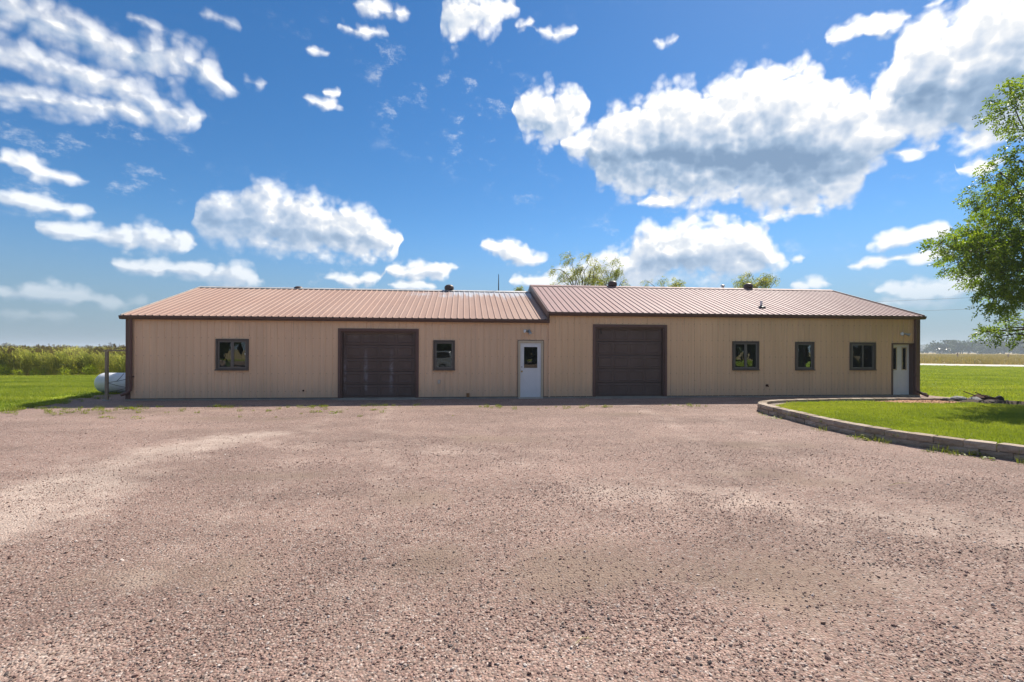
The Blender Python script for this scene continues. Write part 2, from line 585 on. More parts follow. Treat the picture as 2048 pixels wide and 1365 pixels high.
MAT['oldwood'] = plain('weathered_wood', (0.32, 0.25, 0.185), 0.9, 0.3, 3.0, 30, spec=0.1, bstr=0.4, streak=True)
MAT['rust'] = plain('rusty_metal', (0.10, 0.045, 0.028), 0.8, 0.4, 6.0, spec=0.2, bstr=0.3)
MAT['rock'] = plain('grey_rock', (0.30, 0.29, 0.28), 0.9, 0.35, 6.0, 40, spec=0.15, bstr=0.5)
MAT['darkrock'] = plain('dark_rock', (0.10, 0.085, 0.075), 0.95, 0.4, 6.0, 40, spec=0.1, bstr=0.5)
MAT['bark'] = plain('bark', (0.10, 0.075, 0.055), 0.95, 0.35, 8.0, 40, spec=0.05, bstr=0.6)
MAT['wire'] = plain('wire', (0.04, 0.04, 0.045), 0.6, 0.05)
MAT['rubber'] = plain('rubber', (0.02, 0.02, 0.02), 0.8, 0.1)
MAT['carpaint'] = plain('silver_paint', (0.45, 0.48, 0.52), 0.25, 0.02, metal=0.5, spec=0.6)
MAT['siding'] = plain('tan_siding', (0.36, 0.31, 0.24), 0.7, 0.08)
MAT['shingle'] = plain('shingle', (0.12, 0.11, 0.10), 0.9, 0.25, 6.0)
MAT['farwhite'] = plain('far_white', (0.75, 0.75, 0.73), 0.6, 0.05)
MAT['inside'] = plain('interior_board', (0.10, 0.09, 0.08), 0.9, 0.1)
MAT['blind'] = plain('blind_fabric', (0.55, 0.60, 0.55), 0.8, 0.05)


def mat_wall(name, base):
    """painted ribbed steel: faded, dusty towards the splash zone, small rust marks"""
    m, N = material(name)
    c = N.n('ShaderNodeTexCoord', None, 3)
    s = N.n('ShaderNodeSeparateXYZ', {0: c}, None)
    big = N.noise(N.v('MULTIPLY', c, (0.55, 0.55, 0.18)), 1.0, 4, 0.6)
    streak = N.noise(N.v('MULTIPLY', c, (9.0, 9.0, 0.25)), 1.0, 4, 0.6)
    fine = N.noise(c, 55.0, 3, 0.6)
    sheet = N.n('ShaderNodeTexWhiteNoise', {'W': N.m('FLOOR', N.m('DIVIDE', s.outputs[0], 0.9))}, 0, noise_dimensions='1D')
    k = N.m('ADD', N.lin(big, 0.25, 0.75, 0.90, 1.10), N.lin(streak, 0.3, 0.7, -0.05, 0.05))
    k = N.m('ADD', k, N.lin(sheet, 0.0, 1.0, -0.035, 0.035))
    k = N.m('ADD', k, N.lin(fine, 0.3, 0.7, -0.025, 0.025))
    col = N.scale(base, k)
    splash = N.m('MULTIPLY', N.smooth(N.m('ADD', s.outputs[2], N.m('MULTIPLY', N.m('SUBTRACT', streak, 0.5), 0.9)), 0.75, 0.0), 0.42)
    col = N.mix(splash, col, (0.528, 0.396, 0.287))
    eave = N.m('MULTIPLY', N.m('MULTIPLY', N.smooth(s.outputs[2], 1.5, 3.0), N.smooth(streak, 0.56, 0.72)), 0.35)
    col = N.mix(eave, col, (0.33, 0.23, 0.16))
    spots = N.noise(c, 7.0, 2, 0.4)
    col = N.mix(N.smooth(spots, 0.76, 0.82, 0.0, 0.55), col, (0.16, 0.09, 0.05))
    u = N.m('MULTIPLY', N.m('SUBTRACT', N.m('FRACT', N.m('ADD', N.m('DIVIDE', s.outputs[0], 0.2286), 0.62)), 0.5), 0.2286)
    v = N.m('MULTIPLY', N.m('SUBTRACT', N.m('FRACT', N.m('DIVIDE', s.outputs[2], 0.61)), 0.5), 0.61)
    dot = N.smooth(N.m('SQRT', N.m('ADD', N.m('MULTIPLY', u, u), N.m('MULTIPLY', v, v))), 0.024, 0.010)
    col = N.mix(N.m('MULTIPLY', dot, N.lin(fine, 0.3, 0.7, 0.15, 0.55)), col, (0.20, 0.13, 0.09))
    dents = N.noise(N.v('MULTIPLY', c, (1.3, 1.3, 0.8)), 1.6, 2, 0.5)
    finish(N, col, N.lin(streak, 0.3, 0.7, 0.42, 0.58), 0.4, 0.0, dents, 0.25, 0.02)
    return m


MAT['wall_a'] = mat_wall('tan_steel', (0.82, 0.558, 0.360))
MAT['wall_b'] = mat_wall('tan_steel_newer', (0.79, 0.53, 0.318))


def mat_roof(name, base, fade, marked):
    m, N = material(name)
    c = N.n('ShaderNodeNewGeometry', None, 'Position')
    s = N.n('ShaderNodeSeparateXYZ', {0: c}, None)
    rnd = N.n('ShaderNodeObjectInfo', None, 'Random')
    big = N.noise(N.v('MULTIPLY', c, (0.5, 0.3, 0.3)), 1.0, 4, 0.6)
    run = N.noise(N.v('MULTIPLY', c, (7.0, 0.5, 0.5)), 1.0, 4, 0.6)
    col = N.mix(N.lin(big, 0.3, 0.7), base, fade)
    col = N.scale(col, N.m('ADD', N.lin(run, 0.3, 0.7, 0.95, 1.05), N.lin(rnd, 0.0, 1.0, -0.03, 0.03)))
    if marked:   # blue-grey patches mixed in near the ridge
        k = N.m('MULTIPLY', N.smooth(N.m('ADD', s.outputs[1], N.lin(run, 0.3, 0.7, -0.8, 0.8)), 3.3, 4.3),
                N.smooth(N.m('ADD', s.outputs[0], N.lin(big, 0.3, 0.7, -1.5, 1.5)), -5.2, -3.4))
        col = N.mix(N.m('MULTIPLY', k, 0.85), col, (0.42, 0.45, 0.50))
    finish(N, col, N.lin(run, 0.3, 0.7, 0.60, 0.70), 0.2, 0.0, N.noise(N.v('MULTIPLY', c, (1.2, 2.0, 2.0)), 1.5, 2), 0.2, 0.02)
    return m


MAT['roof_a'] = mat_roof('faded_roof_steel', (0.348, 0.217, 0.169), (0.379, 0.252, 0.201), True)
MAT['roof_b'] = mat_roof('mauve_roof_steel', (0.309, 0.185, 0.174), (0.333, 0.210, 0.198), False)


def mat_garage(name, marked):
    m, N = material(name)
    c = N.n('ShaderNodeTexCoord', None, 3)
    s = N.n('ShaderNodeSeparateXYZ', {0: c}, None)
    big = N.noise(N.v('MULTIPLY', c, (1.0, 1.0, 0.7)), 1.6, 5, 0.65)
    col = N.mix(N.lin(big, 0.3, 0.7), (0.103, 0.068, 0.056), (0.136, 0.092, 0.078))
    if marked:   # chalky wash marks left by dripping water
        wob = N.m('MULTIPLY', N.m('SUBTRACT', N.noise(c, 2.5, 4), 0.5), 0.10)
        st = None
        for x in (-6.50, -5.62, -7.22):
            d = N.m('ABSOLUTE', N.m('SUBTRACT', N.m('ADD', s.outputs[0], wob), x))
            k = N.smooth(d, 0.10, 0.0)
            st = k if st is None else N.m('MAXIMUM', st, k)
        zf = N.m('MULTIPLY', N.smooth(s.outputs[2], 0.1, 0.5), N.smooth(s.outputs[2], 2.0, 1.0))
        st = N.m('MULTIPLY', N.m('MULTIPLY', st, zf), N.lin(N.noise(c, 6.0, 5, 0.7), 0.35, 0.65))
        col = N.mix(N.m('MULTIPLY', st, 0.8), col, (0.28, 0.26, 0.30))
        top = N.m('MULTIPLY', N.smooth(N.m('ADD', s.outputs[2], N.lin(big, 0.3, 0.7, -0.1, 0.1)), 2.18, 2.32), 0.5)
        col = N.mix(top, col, (0.21, 0.17, 0.14))
        col = N.mix(N.lin(N.noise(c, 9.0, 5, 0.7), 0.55, 0.8, 0.0, 0.4), col, (0.15, 0.13, 0.135))
    finish(N, col, 0.5, 0.35)
    return m


MAT['garage_worn'] = mat_garage('garage_door_worn', True)
MAT['garage'] = mat_garage('garage_door_brown', False)

# window glass: mirror-like film over a clear pane
m, N = material('window_glass')
gl = N.n('ShaderNodeBsdfGlossy', {'Color': (0.95, 0.98, 0.97), 'Roughness': 0.0})
wav = N.noise(N.n('ShaderNodeTexCoord', None, 3), 2.2, 1)
N.t.links.new(N.n('ShaderNodeBump', {'Height': wav, 'Strength': 0.05, 'Distance': 0.02}), gl.node.inputs['Normal'])
fr = N.n('ShaderNodeFresnel', {'IOR': 1.65})
tr = N.n('ShaderNodeBsdfTransparent', {'Color': (0.72, 0.78, 0.76)})
N.n('ShaderNodeOutputMaterial', {0: N.n('ShaderNodeMixShader', {0: fr, 1: tr, 2: gl})})
MAT['glass'] = m

# split-face concrete block
m, N = material('retaining_block')
c = N.n('ShaderNodeTexCoord', None, 3)
rnd = N.n('ShaderNodeObjectInfo', None, 'Random')
col = N.ramp(rnd, [(0.0, (0.31, 0.245, 0.185)), (0.5, (0.38, 0.305, 0.24)), (1.0, (0.46, 0.38, 0.305))])
n1 = N.noise(c, 9.0, 5, 0.7)
col = N.scale(col, N.m('ADD', N.lin(n1, 0.25, 0.75, 0.72, 1.2), N.lin(N.noise(c, 70.0, 2), 0.3, 0.7, -0.12, 0.12)))
finish(N, col, 0.95, 0.1, 0.0, N.noise(c, 45.0, 4, 0.7), 0.6, 0.02)
MAT['block'] = m

STONE_RAMP = [(0.0, (0.060, 0.053, 0.050)), (0.04, (0.125, 0.105, 0.098)), (0.13, (0.202, 0.130, 0.109)), (0.42, (0.306, 0.195, 0.160)),
              (0.66, (0.368, 0.247, 0.208)), (0.80, (0.299, 0.215, 0.167)), (0.90, (0.459, 0.363, 0.313)), (1.0, (0.543, 0.474, 0.428))]

# crushed quartzite gravel over dirt; 'dirt' and 'pale' are wear maps stored on the mesh
m, N = material('gravel')
c = N.n('ShaderNodeNewGeometry', None, 'Position')
dirt = N.n('ShaderNodeAttribute', None, 'Fac', attribute_name='dirt')
pale = N.n('ShaderNodeAttribute', None, 'Fac', attribute_name='pale')
cw = N.v('ADD', c, N.scale(N.noise(c, 30.0, 2, 0.5, '3D', 1), 0.012))
v1 = N.n('ShaderNodeTexVoronoi', {'Vector': cw, 'Scale': 52.0}, None, voronoi_dimensions='2D', feature='F1')
v2 = N.n('ShaderNodeTexVoronoi', {'Vector': cw, 'Scale': 120.0}, None, voronoi_dimensions='2D', feature='F1')
r1 = N.n('ShaderNodeSeparateColor', {0: v1.outputs['Color']}, 0)
r2 = N.n('ShaderNodeSeparateColor', {0: v2.outputs['Color']}, 0)
stone = N.mix(0.45, N.ramp(r1, STONE_RAMP), N.ramp(r2, STONE_RAMP))
gap = N.smooth(v1.outputs['Distance'], 0.35, 0.62)
stone = N.mix(N.m('MULTIPLY', gap, 0.45), stone, (0.13, 0.098, 0.08))
mid = N.noise(c, 1.6, 5, 0.65)
fine = N.noise(c, 22.0, 4, 0.7)
soil = N.mix(N.lin(fine, 0.3, 0.7), (0.181, 0.130, 0.098), (0.294, 0.217, 0.168))
k = N.m('ADD', dirt, N.m('ADD', N.lin(mid, 0.3, 0.7, -0.28, 0.28), N.lin(fine, 0.3, 0.7, -0.3, 0.3)))
col = N.mix(N.m('MULTIPLY', N.smooth(k, 0.2, 1.15), 0.8), stone, soil)
col = N.mix(N.m('MULTIPLY', N.smooth(N.m('ADD', pale, N.lin(mid, 0.3, 0.7, -0.25, 0.25)), 0.1, 1.1), 0.6), col, (0.558, 0.458, 0.386))
tone = N.noise(N.v('MULTIPLY', c, (0.45, 1.0, 1.0)), 0.55, 5, 0.62)
col = N.scale(col, N.m('MULTIPLY', N.lin(mid, 0.25, 0.75, 0.86, 1.14), N.lin(tone, 0.30, 0.70, 0.76, 1.16)))
h = N.m('ADD', N.m('MULTIPLY', N.m('SUBTRACT', 1.0, v1.outputs['Distance']), 1.0), N.m('MULTIPLY', fine, 0.8))
finish(N, col, 0.92, 0.15, 0.0, h, 0.8, 0.012)
MAT['gravel'] = m

m, N = material('gravel_stone')
rnd = N.n('ShaderNodeObjectInfo', None, 'Random')
c = N.n('ShaderNodeNewGeometry', None, 'Position')
col = N.ramp(rnd, STONE_RAMP)
col = N.scale(col, N.lin(N.noise(c, 160.0, 2), 0.3, 0.7, 0.85, 1.15))
finish(N, col, 0.8, 0.25)
MAT['stone'] = m


def mat_ground(name, cols, scale, stretch=(1, 1, 1), bstr=0.4):
    m, N = material(name)
    c = N.n('ShaderNodeNewGeometry', None, 'Position')
    a = N.noise(N.v('MULTIPLY', c, stretch), scale, 6, 0.65)
    b = N.noise(c, scale * 14, 4, 0.7)
    f = N.m('ADD', N.m('MULTIPLY', a, 0.65), N.m('MULTIPLY', b, 0.35))
    col = N.ramp(N.lin(f, 0.3, 0.7), [(i / (len(cols) - 1), k) for i, k in enumerate(cols)])
    finish(N, col, 0.95, 0.1, 0.0, b, bstr, 0.04)
    return m


MAT['lawn'] = mat_ground('lawn_soil', [(0.130, 0.168, 0.013), (0.200, 0.258, 0.018), (0.270, 0.324, 0.024)], 0.35)
MAT['field'] = mat_ground('dry_field', [(0.18, 0.19, 0.055), (0.34, 0.28, 0.13), (0.40, 0.28, 0.15), (0.27, 0.255, 0.08)], 0.03, (0.5, 1.6, 1))
MAT['road'] = mat_ground('gravel_road', [(0.46, 0.43, 0.38), (0.56, 0.52, 0.46), (0.62, 0.58, 0.52)], 0.5)
MAT['mulch'] = mat_ground('wood_mulch', [(0.22, 0.11, 0.06), (0.40, 0.22, 0.13), (0.52, 0.34, 0.22)], 4.0)
MAT['gravel_soil'] = mat_ground('gravelly_soil', [(0.14, 0.11, 0.085), (0.26, 0.205, 0.165), (0.40, 0.33, 0.28)], 5.0)
MAT['darksoil'] = mat_ground('dark_soil', [(0.05, 0.04, 0.033), (0.08, 0.062, 0.05), (0.13, 0.10, 0.08)], 3.0)
MAT['farwood'] = mat_ground('far_wood', [(0.03, 0.05, 0.03), (0.05, 0.07, 0.04), (0.07, 0.09, 0.05)], 0.02)

MAT['grass'] = leafy('grass_blade', [(0.10, 0.15, 0.016), (0.215, 0.28, 0.028), (0.325, 0.375, 0.040), (0.46, 0.44, 0.12)], 0.48, 0.5, 0.75, 0.45, (1.25, 1.22, 0.7), True)
MAT['ash_leaf'] = leafy('ash_leaf', [(0.06, 0.11, 0.014), (0.12, 0.19, 0.02), (0.20, 0.28, 0.03), (0.29, 0.34, 0.05)], 0.58, 0.42, 0.5, 1.4)
MAT['willow_leaf'] = leafy('willow_leaf', [(0.14, 0.18, 0.03), (0.22, 0.25, 0.04), (0.31, 0.31, 0.06), (0.38, 0.34, 0.10)], 0.6, 0.45, 0.5, 0.5)
MAT['far_leaf'] = leafy('far_leaf', [(0.028, 0.05, 0.022), (0.045, 0.075, 0.028), (0.075, 0.10, 0.032)], 0.25, 0.6, 0.5, 0.2)
MAT['reed'] = leafy('reed_leaf', [(0.20, 0.25, 0.07), (0.34, 0.38, 0.09), (0.50, 0.49, 0.14), (0.66, 0.56, 0.28)], 0.62, 0.5, 0.4, 0.5, (1.2, 1.15, 0.7))
MAT['plume'] = leafy('reed_plume', [(0.10, 0.07, 0.055), (0.16, 0.12, 0.085), (0.22, 0.17, 0.12)], 0.3, 0.8, 0.4, 0.5)
MAT['shrub'] = leafy('marsh_shrub', [(0.240, 0.325, 0.024), (0.336, 0.425, 0.034), (0.432, 0.500, 0.048), (0.504, 0.525, 0.108)], 0.55, 0.5, 0.5, 0.4)
MAT['weed'] = leafy('weed_leaf', [(0.13, 0.175, 0.016), (0.20, 0.24, 0.022), (0.30, 0.30, 0.04)], 0.4, 0.5, 0.4, 2.0)


# ------------------------------------------------------------------ the setting
def sheet(name, poly, z, mat, **kw):
    me = bpy.data.meshes.new(name)
    me.from_pydata([(x, y, z) for x, y in poly], [], [tuple(range(len(poly)))])
    me.update()
    if me.polygons[0].normal.z < 0:
        me.flip_normals()
    return tag(obj(name, me, mat), kind='structure', **kw)


sheet('ground', [(-4000, -3000), (4000, -3000), (4000, 5000), (-4000, 5000)], -0.05, MAT['field'])
LAWN = [(-80, -70), (190, -70), (25, 59.6), (-12, 60), (-13, 17.0), (-26.4, 16.4), (-31.3, 15.5), (-80, 12)]
sheet('lawn', LAWN, 0.0, MAT['lawn'])


def road_pt(s, n):
    return (0.6 * n + 0.8 * s, 0.8 * n - 0.6 * s)


sheet('country_road', [road_pt(-400, 63), road_pt(500, 63), road_pt(500, 73.5), road_pt(-400, 73.5)], 0.06, MAT['road'])
sheet('far_hill', [(-3900, 1500), (-300, 1700), (-300, 1800), (-3900, 1800)], 0.2, MAT['farwood'])

# gravel yard: gentle swells, wear maps for the dirt patches and the pale wheel track
PALE = [[(-7.8, -13.5), (-7.8, -12.1), (-8.0, -11.1), (-8.2, -9.6), (-8.1, -8.7), (-7.4, -7.4)],
        [(-6.5, -7.9), (-4.2, -8.4), (-2.3, -9.8)],
        [(-1.1, -11.7), (0.3, -12.1), (1.3, -12.7), (2.6, -14.0)],
        [(-6.7, -2.2), (-6.5, -6.0), (-5.6, -10.0), (-5.4, -15.0)], [(-5.3, -2.2), (-5.0, -6.0), (-4.1, -10.0), (-3.8, -15.0)],
        [(2.3, -2.2), (2.0, -6.0), (0.9, -10.0), (0.2, -15.0)], [(3.7, -2.2), (3.4, -6.0), (2.3, -10.0), (1.5, -15.0)]]
PALE_W = [(1.25, 0.8), (1.2, 0.35), (1.1, 0.5), (0.5, 0.34), (0.5, 0.34), (0.5, 0.34), (0.5, 0.34)]
DIRT = [(-3.7, -11.7, 0.8, 0.55), (-3.3, -13.5, 0.55, 0.7), (1.0, -11.0, 1.0, 0.4), (1.8, -11.5, 0.8, 0.35), (-5.3, -13.6, 0.9, 0.5),
        (-2.4, -8.0, 1.4, 0.6), (-9.3, -4.6, 1.6, 0.6), (-7.7, -4.7, 1.2, 0.5), (1.3, -4.5, 1.8, 0.6), (-0.6, -14.2, 1.1, 0.8),
        (-2.2, -13.7, 0.8, 0.7), (2.4, -9.0, 1.2, 0.5), (-12, -3.4, 2.4, 0.8), (-3, -2.8, 5.0, 0.5), (-5.5, -10.6, 1.3, 0.4)]


def seg_dist(x, y, a, b):
    ax, ay = a
    dx, dy = b[0] - ax, b[1] - ay
    t = np.clip(((x - ax) * dx + (y - ay) * dy) / (dx * dx + dy * dy), 0, 1)
    return np.hypot(x - ax - t * dx, y - ay - t * dy)


def wear(x, y):
    n = fbm(x * 0.55, y * 0.9, 5, 4)
    d = np.clip(0.16 + 0.75 * n, 0, 1) * 0.75
    wob = 0.5 * fbm(x * 1.3, y * 1.3, 9, 3)
    for cx, cy, rx, ry in DIRT:
        q = np.hypot((x - cx) / rx, (y - cy) / ry) + wob
        d = np.maximum(d, np.clip(1.25 - q, 0, 1) * 0.95)
    p = np.zeros_like(x)
    for line, (w, s) in zip(PALE, PALE_W):
        for a, b in zip(line, line[1:]):
            q = seg_dist(x, y, a, b) / w + 0.8 * wob
            p = np.maximum(p, np.clip(1.1 - q, 0, 1) * s)
    d = d * (1 - 0.7 * p)
    return d, p


def gravel_z(x, y):
    return 0.012 + 0.022 * fbm(x * 0.30, y * 0.42, 3, 3) * np.clip((-y - 0.8) / 2.5, 0, 1) + 0.004


def in_gravel(x, y):
    """left edge of the yard is ragged where the lawn takes over"""
    e = 0.55 * fbm(x * 0.5, y * 0.5, 31, 4)
    left = np.interp(y, [-60, -12, -6, -3.2, -2.9, -1.6, 0.6, 2.2, 4.0, 4.6], [-40, -34, -30, -24, -15.9, -15.9, -16.8, -16.8, -15.4, -14.0])
    right = np.interp(y, [-60, -14.5, -11.8, -9.5, -8, -4.5, -3.4, -2.9, 0.5], [60, 9.5, 6.5, 5.4, 5.2, 5.5, 6.4, 15.6, 15.6])
    return (x > left + e * 0.6) & (x < right) & (y < 4.5) & (y > -60) & ~((x > 15.4 + 0.3 * e))


def build_gravel():
    xs = np.concatenate([np.arange(-44, -17, 0.5), np.arange(-17, 16.2, 0.16)])
    ys = np.concatenate([np.arange(-60, -18.5, 0.8), np.arange(-18.5, 4.7, 0.14)])
    X, Y = np.meshgrid(xs, ys)
    keep = in_gravel(X, Y)
    Z = gravel_z(X, Y)
    D, Pp = wear(X, Y)
    idx = -np.ones(X.shape, int)
    cell = keep[:-1, :-1] & keep[1:, :-1] & keep[:-1, 1:] & keep[1:, 1:]
    used = np.zeros_like(keep)
    for a, b in ((0, 0), (0, 1), (1, 0), (1, 1)):
        used[a:a + cell.shape[0], b:b + cell.shape[1]] |= cell
    idx[used] = np.arange(used.sum())
    V = np.stack([X[used], Y[used], Z[used]], 1)
    F = np.stack([idx[:-1, :-1][cell], idx[:-1, 1:][cell], idx[1:, 1:][cell], idx[1:, :-1][cell]], 1)
    me = bpy.data.meshes.new('gravel_yard')
    me.from_pydata(V.tolist(), [], F.tolist())
    for nm, arr in (('dirt', D[used]), ('pale', Pp[used])):
        at = me.attributes.new(nm, 'FLOAT', 'POINT')
        at.data.foreach_set('value', arr.astype(np.float32))
    me.shade_smooth()
    return tag(obj('gravel_yard', me, MAT['gravel']), kind='structure')


build_gravel()

# raised front yard behind the retaining wall
WALL_PATH = [(7.6, -14.6), (6.5, -12.6), (5.75, -10.63), (5.45, -10.06), (5.15, -9.45), (5.0, -8.75), (4.93, -8.09), (4.95, -7.18), (5.04, -6.3),
             (5.12, -5.48), (5.2, -4.75), (5.44, -4.0), (5.95, -3.45), (6.8, -3.09), (8.27, -2.87), (9.4, -2.78), (11.06, -2.80), (12.4, -2.88), (13.3, -2.95)]


def resample(path, step):
    P = np.array(path, float)
    # Catmull-Rom
    out = []
    for i in range(len(P) - 1):
        p0, p1, p2, p3 = P[max(i - 1, 0)], P[i], P[i + 1], P[min(i + 2, len(P) - 1)]
        for t in np.linspace(0, 1, 16, endpoint=False):
            out.append(0.5 * ((2 * p1) + (-p0 + p2) * t + (2 * p0 - 5 * p1 + 4 * p2 - p3) * t * t + (-p0 + 3 * p1 - 3 * p2 + p3) * t ** 3))
    out.append(P[-1])
    out = np.array(out)
    s = np.concatenate([[0], np.cumsum(np.hypot(*np.diff(out, axis=0).T))])
    q = np.arange(0, s[-1], step)
    return np.stack([np.interp(q, s, out[:, 0]), np.interp(q, s, out[:, 1])], 1)


fine_path = resample(WALL_PATH, 0.2)
tang = np.gradient(fine_path, axis=0)
tang /= np.linalg.norm(tang, axis=1)[:, None]
INNER = fine_path + np.stack([tang[:, 1], -tang[:, 0]], 1) * 0.16
YARD_Z = 0.165
yard_poly = [tuple(p) for p in INNER] + [(15.5, -3.2), (22, -4.2), (30, -6), (30, -17), (12, -17)]
mb = MB().prism(yard_poly, -0.02, YARD_Z, 'XY')
tag(obj('front_yard', mb, MAT['lawn']), kind='structure')
sheet('mulch_bed', [(9.6, -3.35), (11.0, -3.05), (13.0, -3.1), (13.2, -3.35), (12.4, -3.75), (11.2, -4.1), (10.3, -3.95), (9.9, -3.7)], YARD_Z + 0.03, MAT['mulch'])
sheet('bare_soil', [(5.35, -5.1), (5.42, -4.2), (5.95, -3.68), (6.9, -3.3), (7.6, -3.2), (6.6, -3.65), (6.0, -4.15), (5.75, -4.9)], YARD_Z + 0.012, MAT['gravel_soil'])

# ------------------------------------------------------------------ the workshop building
XL, XR = -14.25, 14.57            # ends; x = 0 is the joint of the two halves
H1, H2 = 2.86, 3.13               # eaves
R1, R2 = 4.40, 4.70               # ridges
DEPTH = 9.5
YR = DEPTH / 2
EY = -0.13                        # eave line in front of the wall
building = tag(empty('workshop_building'), 'long low tan steel workshop with pinkish metal roof and two brown garage doors', 'workshop')
RIB = 0.2286

OPEN_A = [(-11.40, -10.41, 1.07, 2.06), (-7.33, -4.74, 0.03, 2.40), (-4.11, -3.43, 1.07, 2.05), (-1.10, -0.26, 0.03, 2.06)]
OPEN_B = [(1.68, 4.31, 0.03, 2.62), (6.98, 7.95, 1.07, 2.08), (9.49, 10.17, 1.07, 2.07), (11.70, 12.70, 1.07, 2.06), (13.46, 14.34, 0.04, 2.05)]


def ribbed(u0, u1, z0, ztop, openings, place, phase, height=0.017):
    """one ribbed steel sheet, u along the wall; openings are left out"""
    us = {round(u0, 4): 0.0, round(u1, 4): 0.0}
    k0 = math.floor((u0 - phase) / RIB) - 1
    prof = []
    for k in range(k0, k0 + int((u1 - u0) / RIB) + 4):
        c = phase + k * RIB
        prof += [(c - 0.024, 0.0), (c - 0.011, height), (c + 0.011, height), (c + 0.024, 0.0),
                 (c + 0.085, 0.0), (c + 0.092, height * 0.18), (c + 0.137, height * 0.18), (c + 0.144, 0.0)]
    pu = np.array([p[0] for p in prof])
    ph = np.array([p[1] for p in prof])
    xs = sorted(set([u0, u1] + [u for u in pu if u0 + 0.002 < u < u1 - 0.002]
                    + [e for o in openings for e in o[:2] if u0 + 0.002 < e < u1 - 0.002]))
    mb = MB()
    for a, b in zip(xs, xs[1:]):
        ha, hb = np.interp(a, pu, ph), np.interp(b, pu, ph)
        mid = 0.5 * (a + b)
        spans = [(z0, None)]
        for o in openings:
            if o[0] < mid < o[1]:
                spans = []
                if o[2] > z0 + 0.03:
                    spans.append((z0, o[2]))
                spans.append((o[3], None))
        for lo, hi in spans:
            ta, tb = (ztop(a), ztop(b)) if hi is None else (hi, hi)
            mb.add([place(a, ha, lo), place(b, hb, lo), place(b, hb, tb), place(a, ha, ta)], [(0, 1, 2, 3)])
    me = mb.mesh('wall_panel', fix=False)
    bm = bmesh.new()
    bm.from_mesh(me)
    bmesh.ops.remove_doubles(bm, verts=bm.verts, dist=0.0005)
    bm.to_mesh(me)
    bm.free()
    return me


def clad(u0, u1, n, z0, ztop, openings, place, mat, name='wall_panel'):
    w = (u1 - u0) / n
    for i in range(n):
        a, b = u0 + i * w, u0 + (i + 1) * w
        me = ribbed(a + (0.0012 if i else 0), b - 0.0012, z0, ztop, [o for o in openings if o[1] > a and o[0] < b], place, u0)
        obj(name, me, mat, building)


front = lambda u, h, z: (u, -h, z)
clad(XL, 0.0, 16, 0.075, lambda u: H1 - 0.02, OPEN_A, front, MAT['wall_a'])
clad(0.0, XR, 16, 0.075, lambda u: H2 - 0.02, OPEN_B, lambda u, h, z: (u, -h - 0.006, z), MAT['wall_b'])
s1, s2 = (R1 - H1) / (YR - EY), (R2 - H2) / (YR - EY)
gz1 = lambda u: R1 - abs(u - YR) * s1 - 0.05
gz2 = lambda u: R2 - abs(u - YR) * s2 - 0.05
clad(0.0, DEPTH, 10, 0.075, gz1, [], lambda u, h, z: (XL - h, u, z), MAT['wall_a'], 'gable_panel')
clad(0.0, DEPTH, 10, 0.075, gz2, [], lambda u, h, z: (XR + h, u, z), MAT['wall_b'], 'gable_panel')
clad(XL, 0.0, 4, 0.075, lambda u: H1 - 0.02, [], lambda u, h, z: (u, DEPTH + h, z), MAT['wall_a'], 'rear_wall_panel')
clad(0.0, XR, 4, 0.075, lambda u: H2 - 0.02, [], lambda u, h, z: (u, DEPTH + h + 0.006, z), MAT['wall_b'], 'rear_wall_panel')

# slab, dark base trim, inner lining
mb = MB().box(XL - 0.03, XR + 0.03, -0.055, DEPTH + 0.04, -0.1, 0.066)
obj('foundation', mb, MAT['concrete'], building)
mb = MB()
for a, b in ((XL, -7.41), (-4.66, -1.13), (-0.23, 1.62), (4.37, 13.40)):
    mb.box(a, b, -0.022, 0.02, 0.068, 0.086)
obj('base_trim', mb, MAT['black'], building)
mb = MB().box(XL + 0.3, XR - 0.3, 4.2, 4.3, 0.05, 2.75)
mb.box(-3.0, -2.9, 0.2, 4.2, 0.05, 2.75).box(0.3, 0.4, 0.2, 4.2, 0.05, 2.75).box(5.2, 5.3, 0.2, 4.2, 0.05, 2.75).box(11.0, 11.1, 0.2, 4.2, 0.05, 2.75)
obj('inner_wall', mb, MAT['inside'], building)

# roof sheets
def roof_sheet(w, length, phase):
    mb = MB()
    prof = [(0.0, 0.0)]
    for k in range(4):
        c = 0.06 + k * w / 4
        prof += [(c - 0.032, 0.0), (c - 0.014, 0.023), (c + 0.014, 0.023), (c + 0.032, 0.0)]
    prof.append((w, 0.0))
    n = len(prof)
    vs = [(x, 0.0, z) for x, z in prof] + [(x, length, z) for x, z in prof]
    mb.add(vs, [(i, i + 1, n + i + 1, n + i) for i in range(n - 1)])
    return mb.mesh('roof_panel', fix=False)


